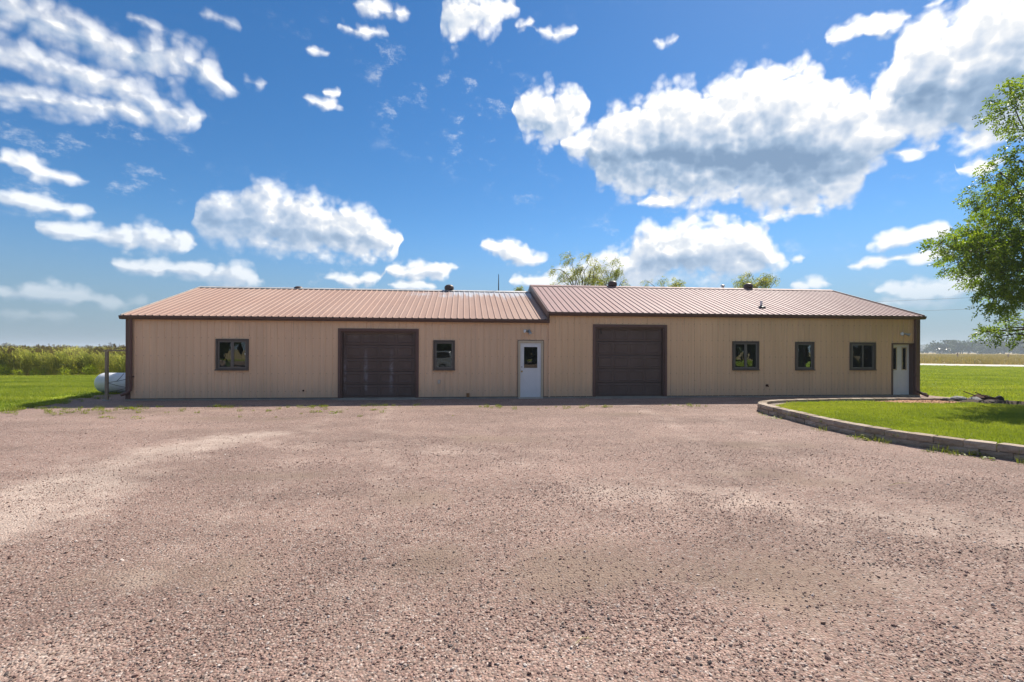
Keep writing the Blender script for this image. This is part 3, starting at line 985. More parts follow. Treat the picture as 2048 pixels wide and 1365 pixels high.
def roof(x0, x1, n, H, R, mat, wmat):
    w = (x1 - x0) / n
    a = math.atan2(R - H, YR - EY)
    ln = math.hypot(R - H, YR - EY)
    me = roof_sheet(w, ln, 0)
    me.materials.append(mat)
    rng = random.Random(int(x0 * 10))
    for i in range(n):
        obj('roof_panel', me, mat, building, loc=(x0 + i * w, EY, H + rng.uniform(0, 0.004)), rot=(a, 0, 0))
        o = obj('rear_roof_panel', me, mat, building, loc=(x0 + (i + 1) * w, DEPTH - EY, H + rng.uniform(0, 0.004)), rot=(a, 0, math.pi))
    # plain deck under the sheets closes the roof
    mb = MB().prism([(EY + 0.02, H - 0.05), (YR, R - 0.05), (DEPTH - EY - 0.02, H - 0.05), (DEPTH - EY - 0.02, H - 0.09), (YR, R - 0.09), (EY + 0.02, H - 0.09)], x0 + 0.03, x1 - 0.03)
    obj('roof_deck', mb, MAT['inside'], building)
    mb = MB().prism([(YR - 0.19, R - 0.19 * (R - H) / (YR - EY) + 0.031), (YR - 0.19, R - 0.19 * (R - H) / (YR - EY) + 0.038), (YR, R + 0.052), (YR + 0.19, R - 0.19 * (R - H) / (YR - EY) + 0.038),
                     (YR + 0.19, R - 0.19 * (R - H) / (YR - EY) + 0.031), (YR, R + 0.043)], x0, x1)
    obj('ridge_cap', mb, wmat, building)


roof(XL - 0.10, 0.0, 16, H1, R1, MAT['roof_a'], MAT['galv'])
roof(-0.06, XR + 0.10, 16, H2, R2, MAT['roof_b'], MAT['roof_b'])


def slope_strip(name, x0, x1, H, R, dz0, dz1, mat, y0=EY - 0.02):
    s = (R - H) / (YR - EY)
    z = lambda y: R - abs(y - YR) * s
    y1 = DEPTH - y0
    mb = MB().prism([(y0, z(y0) + dz0), (y0, z(y0) + dz1), (YR, R + dz1), (y1, z(y1) + dz1), (y1, z(y1) + dz0), (YR, R + dz0)], x0, x1)
    return obj(name, mb, mat, building)


slope_strip('rake_trim', XL - 0.125, XL - 0.095, H1, R1, -0.12, 0.045, MAT['galv'])
slope_strip('rake_trim', XR + 0.095, XR + 0.125, H2, R2, -0.12, 0.045, MAT['brown2'])
slope_strip('rake_trim', -0.09, -0.062, H2, R2, -0.30, 0.042, MAT['brown2'])
slope_strip('step_flashing', -0.060, -0.030, H2, R2, -0.40, -0.05, MAT['brown2'], 0.0)

# gutters
def gutter(x0, x1, H):
    p = [(EY + 0.06, H - 0.015), (EY - 0.055, H - 0.005), (EY - 0.065, H - 0.02), (EY - 0.055, H - 0.07), (EY - 0.02, H - 0.125), (EY + 0.09, H - 0.13), (EY + 0.09, H - 0.1),
         (EY - 0.01, H - 0.1), (EY - 0.035, H - 0.06), (EY - 0.04, H - 0.03)]
    obj('gutter', MB().prism(p, x0, x1), MAT['brown2'], building)


gutter(XL - 0.16, -0.02, H1)
gutter(-0.05, XR + 0.16, H2)
obj('gutter_end', MB().box(-0.085, -0.052, EY - 0.07, 0.0, H1 - 0.12, H2 + 0.005), MAT['brown2'], building)

# corner trims and downspouts
obj('corner_trim', MB().box(XL - 0.035, XL + 0.10, -0.040, 0.0, 0.05, H1 - 0.05).box(XL - 0.035, XL - 0.018, -0.0, 0.14, 0.05, H1 - 0.06), MAT['brown'], building)
obj('corner_trim', MB().box(XR - 0.19, XR + 0.035, -0.045, -0.0, 0.05, H2 - 0.05).box(XR + 0.018, XR + 0.035, 0.0, 0.14, 0.05, H2 - 0.06), MAT['brown'], building)
obj('joint_trim', MB().box(-0.03, 0.03, -0.034, 0.0, 0.05, H1 - 0.12), MAT['wall_a'], building)
ds = obj('downspout', MB().tube([(XL + 0.16, EY + 0.02, H1 - 0.11), (XL + 0.15, -0.085, H1 - 0.28), (XL + 0.15, -0.085, 0.52), (XL + 0.14, -0.09, 0.38), (XL + 0.05, -0.12, 0.28), (XL - 0.10, -0.15, 0.22)],
                               0.055, 8), MAT['brown'], building, True)
obj('strap', MB().box(XL + 0.07, XL + 0.23, -0.15, -0.02, 0.80, 0.84), MAT['brown2'], ds)
ds = obj('downspout', MB().tube([(XR - 0.19, EY + 0.02, H2 - 0.11), (XR - 0.19, -0.085, H2 - 0.28), (XR - 0.19, -0.085, 0.42), (XR - 0.18, -0.10, 0.28), (XR - 0.05, -0.16, 0.16), (XR + 0.14, -0.22, 0.11)],
                               0.04, 8), MAT['brown'], building, True)
obj('strap', MB().box(XR - 0.26, XR - 0.10, -0.14, -0.02, 0.80, 0.84), MAT['brown2'], ds)
obj('elbow', MB().tube([(XR - 0.14, -0.10, 0.22), (XR - 0.02, -0.25, 0.10), (XR + 0.02, -0.40, 0.06)], 0.045, 8), MAT['rust'], ds, True)


# windows
def frame_boxes(mb, x0, x1, z0, z1, w, y0, y1):
    mb.box(x0, x1, y0, y1, z0, z0 + w).box(x0, x1, y0, y1, z1 - w, z1)
    mb.box(x0, x0 + w, y0, y1, z0 + w, z1 - w).box(x1 - w, x1, y0, y1, z0 + w, z1 - w)
    return mb


def window(x0, x1, z0, z1, panes, slider=False):
    w = obj('window', frame_boxes(MB(), x0 - 0.04, x1 + 0.04, z0 - 0.04, z1 + 0.04, 0.068, -0.055, 0.09), MAT['winframe'], building, bevel=0.004)
    a, b, c, d = x0 + 0.03, x1 - 0.03, z0 + 0.03, z1 - 0.03
    n = panes
    for i in range(n):
        p0, p1 = a + (b - a) * i / n, a + (b - a) * (i + 1) / n
        if slider:
            p0, p1 = (p0, p1 + 0.02) if i == 0 else (p0 - 0.02, p1)
        dy = -0.022 if (slider and i == 0) else 0.0
        obj('sash', frame_boxes(MB(), p0 + 0.001, p1 - 0.001, c, d, 0.046, -0.03 + dy, 0.012 + dy), MAT['sash'], w, bevel=0.003)
        obj('pane', MB().box(p0 + 0.04, p1 - 0.04, -0.011 + dy, -0.005 + dy, c + 0.04, d - 0.04), MAT['glass'], w)
    obj('sill', MB().box(x0 - 0.05, x1 + 0.05, -0.085, -0.057, z0 - 0.045, z0 - 0.012), MAT['winframe'], w)
    return w


w = window(*OPEN_A[0], 2)
obj('latch', MB().box(OPEN_A[0][1] - 0.075, OPEN_A[0][1] - 0.06, -0.062, -0.05, 1.55, 1.62), MAT['lens'], w)
window(*OPEN_A[2], 1)
window(*OPEN_B[1], 2)
window(*OPEN_B[2], 1)
w = window(*OPEN_B[3], 2, True)
x0, x1, z0, z1 = OPEN_B[3]
for i, fx in enumerate((0.12, 0.34, 0.56, 0.80)):
    c = x0 + 0.05 + (x1 - x0 - 0.1) * fx
    obj('blind_slat', MB().obox((c, 0.13, 0.5 * (z0 + z1) + 0.14), (0.045, 0.015 * (-1) ** i, 0), (0.001, 0.004, 0), (0, 0, 0.34)), MAT['blind'], w)


# sectional garage doors
def garage(x0, x1, z0, z1, mat, rows, cols, jamb):
    g = obj('garage_door', frame_boxes(MB(), x0 - 0.085, x1 + 0.085, z0 - 0.2, z1 + 0.085, 0.085, -0.05, 0.0), MAT['brown'], building)
    obj('jamb', MB().box(x0 - 0.004, x0 + 0.05, 0.0, 0.20, z0, z1).box(x1 - 0.05, x1 + 0.004, 0.0, 0.20, z0, z1).box(x0 + 0.05, x1 - 0.05, 0.0, 0.20, z1 - 0.05, z1 + 0.004), MAT['brown2'], g)
    a, b = x0 + 0.055, x1 - 0.055
    lo, hi = z0 + 0.035, z1 - 0.03
    hgt = (hi - lo) / rows
    cw = (b - a - 0.12) / cols
    ins = min(0.075, cw * 0.1)
    for r in range(rows):
        q0, q1 = lo + r * hgt, lo + (r + 1) * hgt
        obj('door_section', MB().box(a, b, 0.12, 0.165, q0 + 0.006, q1 - 0.006), mat, g, bevel=0.010)
        for k in range(cols):
            p0, p1 = a + 0.06 + k * cw + ins * 0.7, a + 0.06 + (k + 1) * cw - ins * 0.7
            u0, u1 = q0 + 0.075, q1 - 0.075
            mb = MB()
            vs = [(p0, 0.1185, u0), (p1, 0.1185, u0), (p1, 0.1185, u1), (p0, 0.1185, u1),
                  (p0 + 0.020, 0.1040, u0 + 0.020), (p1 - 0.020, 0.1040, u0 + 0.020), (p1 - 0.020, 0.1040, u1 - 0.020), (p0 + 0.020, 0.1040, u1 - 0.020),
                  (p0 + 0.048, 0.1165, u0 + 0.048), (p1 - 0.048, 0.1165, u0 + 0.048), (p1 - 0.048, 0.1165, u1 - 0.048), (p0 + 0.048, 0.1165, u1 - 0.048)]
            fs = [(0, 1, 5, 4), (1, 2, 6, 5), (2, 3, 7, 6), (3, 0, 4, 7), (4, 5, 9, 8), (5, 6, 10, 9), (6, 7, 11, 10), (7, 4, 8, 11), (8, 9, 10, 11)]
            obj('raised_panel', mb.add(vs, fs), mat, g)
    obj('bottom_seal', MB().box(a, b, 0.11, 0.17, z0 + 0.002, z0 + 0.034), MAT['black'], g)
    obj('threshold', MB().box(x0 - 0.02, x1 + 0.02, -0.30, 0.24, -0.02, z0 + 0.001), MAT['concrete'], g)
    return g


g = garage(*OPEN_A[1], MAT['garage_worn'], 5, 4, 0)
g = garage(*OPEN_B[0], MAT['garage'], 5, 4, 1)
obj('pull_rope', MB().tube([(1.93, 0.09, 2.57), (1.935, 0.085, 2.45), (1.95, 0.085, 2.36)], 0.012, 6), MAT['black'], g, True)

# white half-glass door
x0, x1, z0, z1 = OPEN_A[3]
d = obj('door', frame_boxes(MB(), x0 - 0.035, x1 + 0.035, z0 - 0.1, z1 + 0.035, 0.075, -0.045, 0.06), MAT['cream'], building)
obj('drip_trim', frame_boxes(MB(), x0 - 0.055, x1 + 0.055, z0 - 0.1, z1 + 0.055, 0.018, -0.038, -0.01), MAT['brown2'], d)
a, b, c, e = x0 + 0.043, x1 - 0.043, z0 + 0.03, z1 - 0.043
g0, g1, h0, h1 = a + 0.115, b - 0.115, c + 1.03, e - 0.13
mb = MB().box(a, b, 0.0, 0.045, c, h0).box(a, b, 0.0, 0.045, h1, e).box(a, g0, 0.0, 0.045, h0, h1).box(g1, b, 0.0, 0.045, h0, h1)
obj('door_leaf', mb, MAT['white'], d)
obj('glazing_frame', frame_boxes(MB(), g0 - 0.025, g1 + 0.025, h0 - 0.025, h1 + 0.025, 0.045, -0.014, 0.0), MAT['white'], d, bevel=0.004)
obj('pane', MB().box(g0, g1, 0.018, 0.024, h0, h1), MAT['glass'], d)
for q in (0, 1):
    p0 = a + 0.12 + q * 0.27
    obj('moulding', frame_boxes(MB(), p0, p0 + 0.20, c + 0.20, c + 0.86, 0.018, -0.007, 0.0), MAT['white'], d, bevel=0.003)
k = obj('handle', MB().lathe([(0.028, 0.0), (0.028, 0.008), (0.012, 0.012), (0.012, 0.04), (0.028, 0.05), (0.030, 0.065), (0.018, 0.078)], (a + 0.055, -0.0, c + 0.93), 'Y').mesh('handle', True), MAT['brass'], d)
k.scale = (1, -1, 1)
k = obj('deadbolt', MB().lathe([(0.024, 0.0), (0.024, 0.014), (0.012, 0.02)], (a + 0.055, 0.0, c + 1.09), 'Y').mesh('deadbolt', True), MAT['metal'], d)
k.scale = (1, -1, 1)
obj('threshold', MB().box(x0 - 0.02, x1 + 0.02, -0.07, 0.08, z0 - 0.06, z0 + 0.028), MAT['galv'], d)

# recessed white door with two slim lights
x0, x1, z0, z1 = OPEN_B[4]
d = obj('door', MB().box(x0 - 0.03, x0 + 0.018, -0.035, 0.20, z0 - 0.08, z1 + 0.03).box(x1 - 0.018, x1 + 0.03, -0.035, 0.20, z0 - 0.08, z1 + 0.03).box(x0 + 0.018, x1 - 0.018, -0.035, 0.20, z1 - 0.018, z1 + 0.03), MAT['brown2'], building)
a, b, c, e = x0 + 0.021, x1 - 0.021, z0 + 0.03, z1 - 0.02
L1, L2 = (a + 0.13, a + 0.30), (b - 0.30, b - 0.13)
h0, h1 = c + 0.98, e - 0.13
mb = MB().box(a, b, 0.15, 0.195, c, h0).box(a, b, 0.15, 0.195, h1, e).box(a, L1[0], 0.15, 0.195, h0, h1).box(L1[1], L2[0], 0.15, 0.195, h0, h1).box(L2[1], b, 0.15, 0.195, h0, h1)
obj('door_leaf', mb, MAT['white'], d)
for lo, hi in (L1, L2):
    obj('glazing_frame', frame_boxes(MB(), lo - 0.02, hi + 0.02, h0 - 0.02, h1 + 0.02, 0.035, 0.138, 0.149), MAT['cream'], d)
    obj('pane', MB().box(lo, hi, 0.165, 0.171, h0, h1), MAT['glass'], d)
    obj('moulding', frame_boxes(MB(), lo - 0.05, hi + 0.05, c + 0.16, c + 0.82, 0.018, 0.143, 0.1495), MAT['white'], d, bevel=0.003)
obj('handle', MB().tube([(a + 0.05, 0.15, c + 0.93), (a + 0.05, 0.10, c + 0.93), (a + 0.15, 0.095, c + 0.93)], 0.012, 8), MAT['metal'], d, True)
obj('threshold', MB().box(x0 - 0.02, x1 + 0.02, -0.10, 0.2, 0.0, z0 + 0.028), MAT['concrete'], d)


# floodlights with two heads
def floodlight(x, z, dirs):
    f = obj('floodlight', MB().lathe([(0.055, 0.0), (0.055, 0.02), (0.04, 0.035)], (0, 0, 0), 'Y', 16).mesh('floodlight', True), MAT['metal'], building, loc=(x, -0.012, z), rot=(0, 0, math.pi))
    for sx, dv in dirs:
        dv = Vector(dv).normalized()
        q = dv.to_track_quat('Z', 'Y')
        head = MB().lathe([(0.018, -0.07), (0.030, -0.06), (0.034, 0.0), (0.058, 0.07), (0.062, 0.10)], (0, 0, 0), 'Z', 16)
        base = Vector((sx * 0.075, -0.085, 0.005))
        h = obj('lamp_head', head.mesh('lamp_head', True), MAT['metal'], f)
        # the fixture is turned to face outward, so its children are given in that turned frame
        h.matrix_parent_inverse = Matrix.Rotation(math.pi, 4, 'Z')
        h.location = base
        h.rotation_euler = q.to_euler()
        ln = obj('lens', MB().lathe([(0.056, 0.098), (0.056, 0.106), (0.02, 0.116)], (0, 0, 0), 'Z', 16).mesh('lens', True), MAT['lens'], f)
        ln.matrix_parent_inverse = Matrix.Rotation(math.pi, 4, 'Z')
        ln.location = base
        ln.rotation_euler = q.to_euler()
        arm = obj('arm', MB().tube([(0, -0.03, 0), base * 0.8, base], 0.013, 8), MAT['metal'], f, True)
        arm.matrix_parent_inverse = Matrix.Rotation(math.pi, 4, 'Z')
    return f


floodlight(-0.77, 2.42, [(-1, (-0.75, -0.75, 0.05)), (0.5, (0.25, -0.45, -0.9))])
floodlight(13.90, 2.42, [(-0.9, (-0.8, -0.4, 0.1)), (1, (0.85, -0.5, -0.35))])

# small fittings on the wall
o = obj('outlet_box', MB().box(-3.985, -3.90, -0.075, -0.02, 0.56, 0.69), MAT['metal'], building, bevel=0.006)
obj('outlet_cover', MB().box(-3.975, -3.91, -0.083, -0.076, 0.57, 0.68), MAT['galv'], o)
o = obj('hose_tap', MB().lathe([(0.05, 0.0), (0.05, 0.015)], (8.31, -0.035, 0.455), 'Y', 12).tube([(8.31, -0.03, 0.455), (8.31, -0.10, 0.455), (8.31, -0.12, 0.41)], 0.018, 8), MAT['rust'], building, True)
obj('tap_handle', MB().lathe([(0.032, 0.0), (0.032, 0.01)], (8.31, -0.085, 0.485), 'Z', 10), MAT['rust'], o)
obj('wall_plug', MB().lathe([(0.03, 0.0), (0.03, 0.03)], (-8.57, -0.045, 0.33), 'Y', 10), MAT['rust'], building)
obj('rust_patch', MB().box(-2.98, -2.87, -0.0235, -0.0225, 0.08, 0.22), plain('rusty_stain', (0.30, 0.15, 0.06), 0.8, 0.4, 20.0), building)

# roof fittings
def cap_vent(x, H, R, z_up, sc=1.0):
    r = 0.17 * sc
    v = obj('roof_vent', MB().lathe([(r * 0.8, -0.25), (r * 0.8, z_up)], (x, YR + 0.05, R), 'Z', 20).mesh('roof_vent', True), MAT['roof_b'], building)
    obj('vent_cap', MB().lathe([(r * 0.9, z_up - 0.05), (r * 1.22, z_up - 0.01), (r * 1.27, z_up + 0.06), (r * 1.15, z_up + 0.13), (r * 0.8, z_up + 0.185), (r * 0.3, z_up + 0.205), (0.01, z_up + 0.207)], (x, YR + 0.05, R), 'Z', 24).mesh('vent_cap', True), MAT['ventmetal'], v)


cap_vent(-3.75, H1, R1, 0.09)
cap_vent(3.80, H2, R2, 0.09)
cap_vent(10.47, H2, R2, 0.09)
cap_vent(-10.3, H1, R1, -0.09)
f = obj('flue_pipe', MB().lathe([(0.06, -0.3), (0.06, 0.16)], (9.27, YR + 0.2, R2), 'Z', 14).mesh('flue_pipe', True), MAT['metal'], building)
obj('flue_cap', MB().lathe([(0.105, 0.15), (0.105, 0.17), (0.09, 0.20), (0.03, 0.235)], (9.27, YR + 0.2, R2), 'Z', 14).mesh('flue_cap', True), MAT['galv'], f)
p = obj('vent_pipe', MB().lathe([(0.045, -0.1), (0.045, 0.30), (0.036, 0.30), (0.036, 0.28)], (8.69, 0.95, 3.45), 'Z', 14).mesh('vent_pipe', True), MAT['tank'], building)
obj('pipe_flashing', MB().lathe([(0.16, -0.045), (0.15, 0.0), (0.065, 0.05), (0.05, 0.07)], (8.69, 0.93, 3.50), 'Z', 14).mesh('pipe_flashing', True), MAT['black'], p)
obj('antenna', MB().tube([(-1.51, YR + 0.15, R1 - 0.1), (-1.51, YR + 0.15, R1 + 0.35), (-1.51, YR + 0.15, R1 + 0.82)], [0.028, 0.022, 0.014], 8), MAT['wire'], building, True)

# ------------------------------------------------------------------ retaining wall, block by block
def block_mesh(seed, w=0.41, d=0.24, h=0.122):
    rng = random.Random(seed)
    bm = bmesh.new()
    nx, nz = 5, 3
    rows = []
    for j in range(nz + 1):
        row = []
        for i in range(nx + 1):
            u, v = i / nx, j / nz
            edge = min(u, 1 - u, v, 1 - v)
            y = (0.014 if edge < 0.01 else 0.0) + rng.uniform(-0.010, 0.008)
            row.append(bm.verts.new(((u - 0.5) * (w - 0.008), y, v * (h - 0.004))))
        rows.append(row)
    for j in range(nz):
        for i in range(nx):
            bm.faces.new((rows[j][i], rows[j][i + 1], rows[j + 1][i + 1], rows[j + 1][i]))
    bk = [bm.verts.new((sx * (w * 0.5 - 0.035), d, z)) for z in (0, h - 0.004) for sx in (-1, 1)]
    bm.faces.new([rows[nz][i] for i in range(nx + 1)] + [bk[3], bk[2]])
    bm.faces.new([rows[0][i] for i in range(nx, -1, -1)] + [bk[0], bk[1]])
    bm.faces.new([rows[j][0] for j in range(nz, -1, -1)] + [bk[0], bk[2]][::1])
    bm.faces.new([rows[j][nx] for j in range(nz + 1)] + [bk[3], bk[1]])
    bm.faces.new((bk[1], bk[0], bk[2], bk[3]))
    bmesh.ops.recalc_face_normals(bm, faces=bm.faces)
    me = bpy.data.meshes.new('block')
    bm.to_mesh(me)
    bm.free()
    me.materials.append(MAT['block'])
    return me


wall = tag(empty('retaining_wall', (5.0, -8.0, 0)), 'low curved retaining wall of two courses of tan split face blocks', 'retaining wall')
BLOCKS = [block_mesh(i) for i in range(7)]
rng = random.Random(11)
for course in (0, 1):
    path = resample(WALL_PATH, 0.41)
    pts = path if course else 0.5 * (path[:-1] + path[1:])
    for i in range(len(pts)):
        t = pts[min(i + 1, len(pts) - 1)] - pts[max(i - 1, 0)]
        ang = math.atan2(-t[1], -t[0]) + rng.uniform(-0.03, 0.03)
        # local +y of the block points into the yard
        nrm = Vector((t[1], -t[0])).normalized()
        off = 0.012 * course + rng.uniform(-0.008, 0.008)
        o = obj('block', BLOCKS[rng.randrange(7)], None, wall)
        o.location = (pts[i][0] + nrm.x * off - 5.0, pts[i][1] + nrm.y * off + 8.0, 0.005 + 0.124 * course + rng.uniform(-0.002, 0.003))
        o.rotation_euler = (rng.uniform(-0.02, 0.02), rng.uniform(-0.015, 0.015), math.atan2(nrm.y, nrm.x) - math.pi / 2)

# ------------------------------------------------------------------ propane tank and post
tank = tag(empty('propane_tank', (-16.05, 2.9, 0)), 'white horizontal propane tank with rounded end behind the left corner', 'propane tank')
prof = []
R, Lh = 0.385, 0.82
for i in range(9):
    a = math.pi / 2 * i / 8
    prof.append((max(0.001, R * math.sin(a)), -Lh - 0.33 * math.cos(a)))
prof += [(r, -h) for r, h in prof[::-1]]
obj('shell', MB().lathe(prof, (0, 0, 0.43), 'X', 32).mesh('shell', 'full'), MAT['tank'], tank)
for sx in (-0.6, 0.6):
    obj('leg', MB().box(sx - 0.05, sx + 0.05, -0.25, 0.25, -0.02, 0.16).box(sx - 0.07, sx + 0.07, -0.36, 0.36, -0.02, 0.05), MAT['tank'], tank)
obj('valve_dome', MB().lathe([(0.14, -0.03), (0.14, 0.08), (0.12, 0.12), (0.05, 0.14)], (0.35, 0, 0.80), 'Z', 18).mesh('valve_dome', True), MAT['tank'], tank)

post = tag(empty('post_frame', (-14.92, 0.05, 0)), 'weathered wooden post with a top rail and cross wires beside the tank', 'post')
obj('post', MB().box(-0.042, 0.042, -0.042, 0.042, -0.1, 1.66), MAT['oldwood'], post, bevel=0.008)
obj('top_rail', MB().box(-0.09, 0.64, -0.035, 0.035, 1.664, 1.715), MAT['oldwood'], post, bevel=0.006)
obj('footing', MB().lathe([(0.13, -0.05), (0.13, 0.035), (0.10, 0.05)], (0, 0, 0), 'Z', 12), MAT['concrete'], post)
for q in (((0.05, 0, 0.62), (0.64, 0.02, 0.74)), ((0.05, 0, 0.60), (0.64, 0.02, 0.44)), ((0.05, 0, 0.30), (0.64, 0.02, 0.44)), ((0.30, 0, 0.66), (0.52, 0.02, 0.92)), ((0.55, 0.03, 1.82), (0.2, 0.0, 1.73))):
    obj('brace_wire', MB().tube([q[0], [(a + b) / 2 - (0.012 if i == 2 else 0) for i, (a, b) in enumerate(zip(*q))], q[1]], 0.008, 6), MAT['wire'], post, True)


# ------------------------------------------------------------------ rocks, barrow, twigs
def rock_mesh(seed, sub=2, rough=0.28, flat=0.7):
    rng = np.random.default_rng(seed)
    bm = bmesh.new()
    bmesh.ops.create_icosphere(bm, subdivisions=sub, radius=1.0)
    k = rng.normal(size=(6, 3))
    k /= np.linalg.norm(k, axis=1)[:, None]
    cut = rng.uniform(0.55, 0.85, 6)
    ax = rng.uniform(0.75, 1.15, 3)
    for v in bm.verts:
        p = np.array(v.co)
        for a, c in zip(k, cut):
            e = p @ a - c
            if e > 0:
                p = p - a * e
        p = p * ax * (1 + rng.uniform(-rough, rough) * 0.25)
        p[2] *= flat
        v.co = p
    me = bpy.data.meshes.new('rock')
    bm.to_mesh(me)
    bm.free()
    return me


ROCKS = [(12.55, -3.40, 0.20, 0.30, 'rock', 'pale grey boulder at the left end of the rubble pile'),
         (12.95, -3.62, 0.16, 0.24, 'rock', 'pale grey rock under the handles of the rusty barrow'),
         (12.25, -3.30, 0.12, 0.16, 'darkrock', 'dark stone at the edge of the mulch bed'),
         (13.05, -3.98, 0.13, 0.22, 'darkrock', 'dark flat rock in front of the rusty barrow'),
         (13.35, -4.15, 0.12, 0.20, 'darkrock', 'dark rock right of the rusty barrow'),
         (13.55, -4.55, 0.11, 0.24, 'darkrock', 'dark rock at the right end of the rubble pile')]
for i, (x, y, h, r, mt, lab) in enumerate(ROCKS):
    me = rock_mesh(40 + i)
    me.materials.append(MAT[mt])
    o = obj('rock', me, None, loc=(x, y, YARD_Z + h * 0.35), rot=(0, 0, i * 1.3))
    o.scale = (r, r * 0.8, h)
    tag(o, lab, 'rock', 'rocks of the rubble pile')
mb = MB()
pile = [(11.9, -3.15), (12.6, -3.1), (13.4, -3.3), (14.2, -4.0), (14.3, -4.9), (13.6, -5.0), (12.9, -4.3), (12.2, -3.7)]
cx, cy = 13.1, -3.9
vs = [(x, y, YARD_Z + 0.004) for x, y in pile] + [(cx + (x - cx) * 0.55, cy + (y - cy) * 0.55, YARD_Z + 0.07 + 0.03 * (i % 3)) for i, (x, y) in enumerate(pile)] + [(cx, cy, YARD_Z + 0.12)]
n = len(pile)
mb.add(vs, [(i, (i + 1) % n, n + (i + 1) % n, n + i) for i in range(n)] + [(n + i, n + (i + 1) % n, 2 * n) for i in range(n)])
tag(obj('soil_pile', mb, MAT['darksoil'], smooth='full'), kind='structure')

bw = tag(empty('wheelbarrow', (13.3, -3.62, 0.20)), 'rusty brown wheelbarrow tipped over on the rubble pile', 'wheelbarrow')
bw.scale = (0.85, 0.85, 0.72)
tray = MB()
vs = [(-0.36, -0.26, 0.17), (0.36, -0.22, 0.0), (0.36, 0.22, 0.0), (-0.36, 0.26, 0.17), (-0.24, -0.16, 0.30), (0.20, -0.14, 0.17), (0.20, 0.14, 0.17), (-0.24, 0.16, 0.30)]
tray.add(vs, [(0, 1, 5, 4), (1, 2, 6, 5), (2, 3, 7, 6), (3, 0, 4, 7), (4, 5, 6, 7)])
t = obj('tray', tray, MAT['rust'], bw)
sm = t.modifiers.new('thickness', 'SOLIDIFY')
sm.thickness = 0.012
for sy in (-0.2, 0.16):
    obj('handle', MB().tube([(0.25, sy * 0.7, 0.16), (-0.3, sy, 0.24), (-0.74, sy * 1.15, 0.42)], [0.02, 0.02, 0.017], 8), MAT['rust'], bw, True)
obj('wheel', MB().lathe([(0.05, -0.02), (0.17, -0.035), (0.19, 0.0), (0.17, 0.035), (0.05, 0.02)], (0.52, 0.0, 0.06), 'Y', 18), MAT['rubber'], bw, True)
obj('leg', MB().tube([(-0.1, -0.15, 0.27), (-0.16, -0.22, 0.10), (-0.28, -0.28, 0.02)], 0.013, 6), MAT['metal'], bw, True)

for i, (x, y, rz, ln, lab) in enumerate([(2.55, -11.75, 0.2, 0.38, 'dry tan stalk lying on the gravel at right'), (-2.35, -14.75, 0.3, 0.12, 'short dry stick on the gravel near the bottom edge')]):
    o = obj('dry_stalk', MB().tube([(-ln / 2, 0, 0), (0, 0.02, 0.012), (ln / 2, 0, 0.004)], [0.003, 0.004, 0.002], 6).tube([(ln * 0.2, 0.01, 0.006), (ln * 0.42, 0.03, 0.01)], [0.003, 0.001], 5), plain('straw', (0.5, 0.4, 0.22), 0.8), smooth=True,
            loc=(x, y, float(gravel_z(np.array(x), np.array(y))) + 0.018), rot=(0, 0, rz))
    tag(o, lab, 'stalk')

# ------------------------------------------------------------------ gravel stones
rng = np.random.default_rng(7)
SRC = []
for i in range(5):
    me = rock_mesh(i, 1, 0.5, 0.72)
    me.materials.append(MAT['stone'])
    SRC.append(source('stone', me))


def stones():
    out = []
    for r0, r1, den in ((0.0, 4.2, 3300), (4.2, 6.5, 1700), (6.5, 10.0, 700), (10.0, 18.0, 200)):
        n = int(den * math.pi * (r1 * r1 - r0 * r0) * 0.62)
        a = rng.uniform(-1.95, 1.95, n) + 0.1
        r = np.sqrt(rng.uniform(r0 * r0, r1 * r1, n))
        out.append(np.stack([CAM[0] + r * np.sin(a), CAM[1] + r * np.cos(a)], 1))
    P = np.concatenate(out)
    x, y = P[:, 0], P[:, 1]
    D, Pp = wear(x, y)
    keep = in_gravel(x + 0.05, y) & (y < -0.4) & (rng.uniform(0, 1, len(x)) > np.clip(D * 0.95 + 0.2 - 0.7 * fbm(x * 1.1, y * 1.6, 88, 3), 0, 0.75)) & (x > -20)
    x, y = x[keep], y[keep]
    n = len(x)
    s = 0.0062 * np.exp(rng.normal(0, 0.38, n))
    s = np.clip(s, 0.0035, 0.020)
    z = gravel_z(x, y) + s * 0.25
    scl = np.stack([s, s * rng.uniform(0.7, 1.0, n), s * rng.uniform(0.6, 0.95, n)], 1)
    rot = np.stack([rng.normal(0, 0.35, n), rng.normal(0, 0.35, n), rng.uniform(0, 6.28, n)], 1)
    return scatter('gravel_stones', np.stack([x, y, z], 1), rot, scl, rng.integers(0, 5, n), SRC,
                   label='loose pink and grey crushed stone strewn over the yard', cat='gravel')


stones()


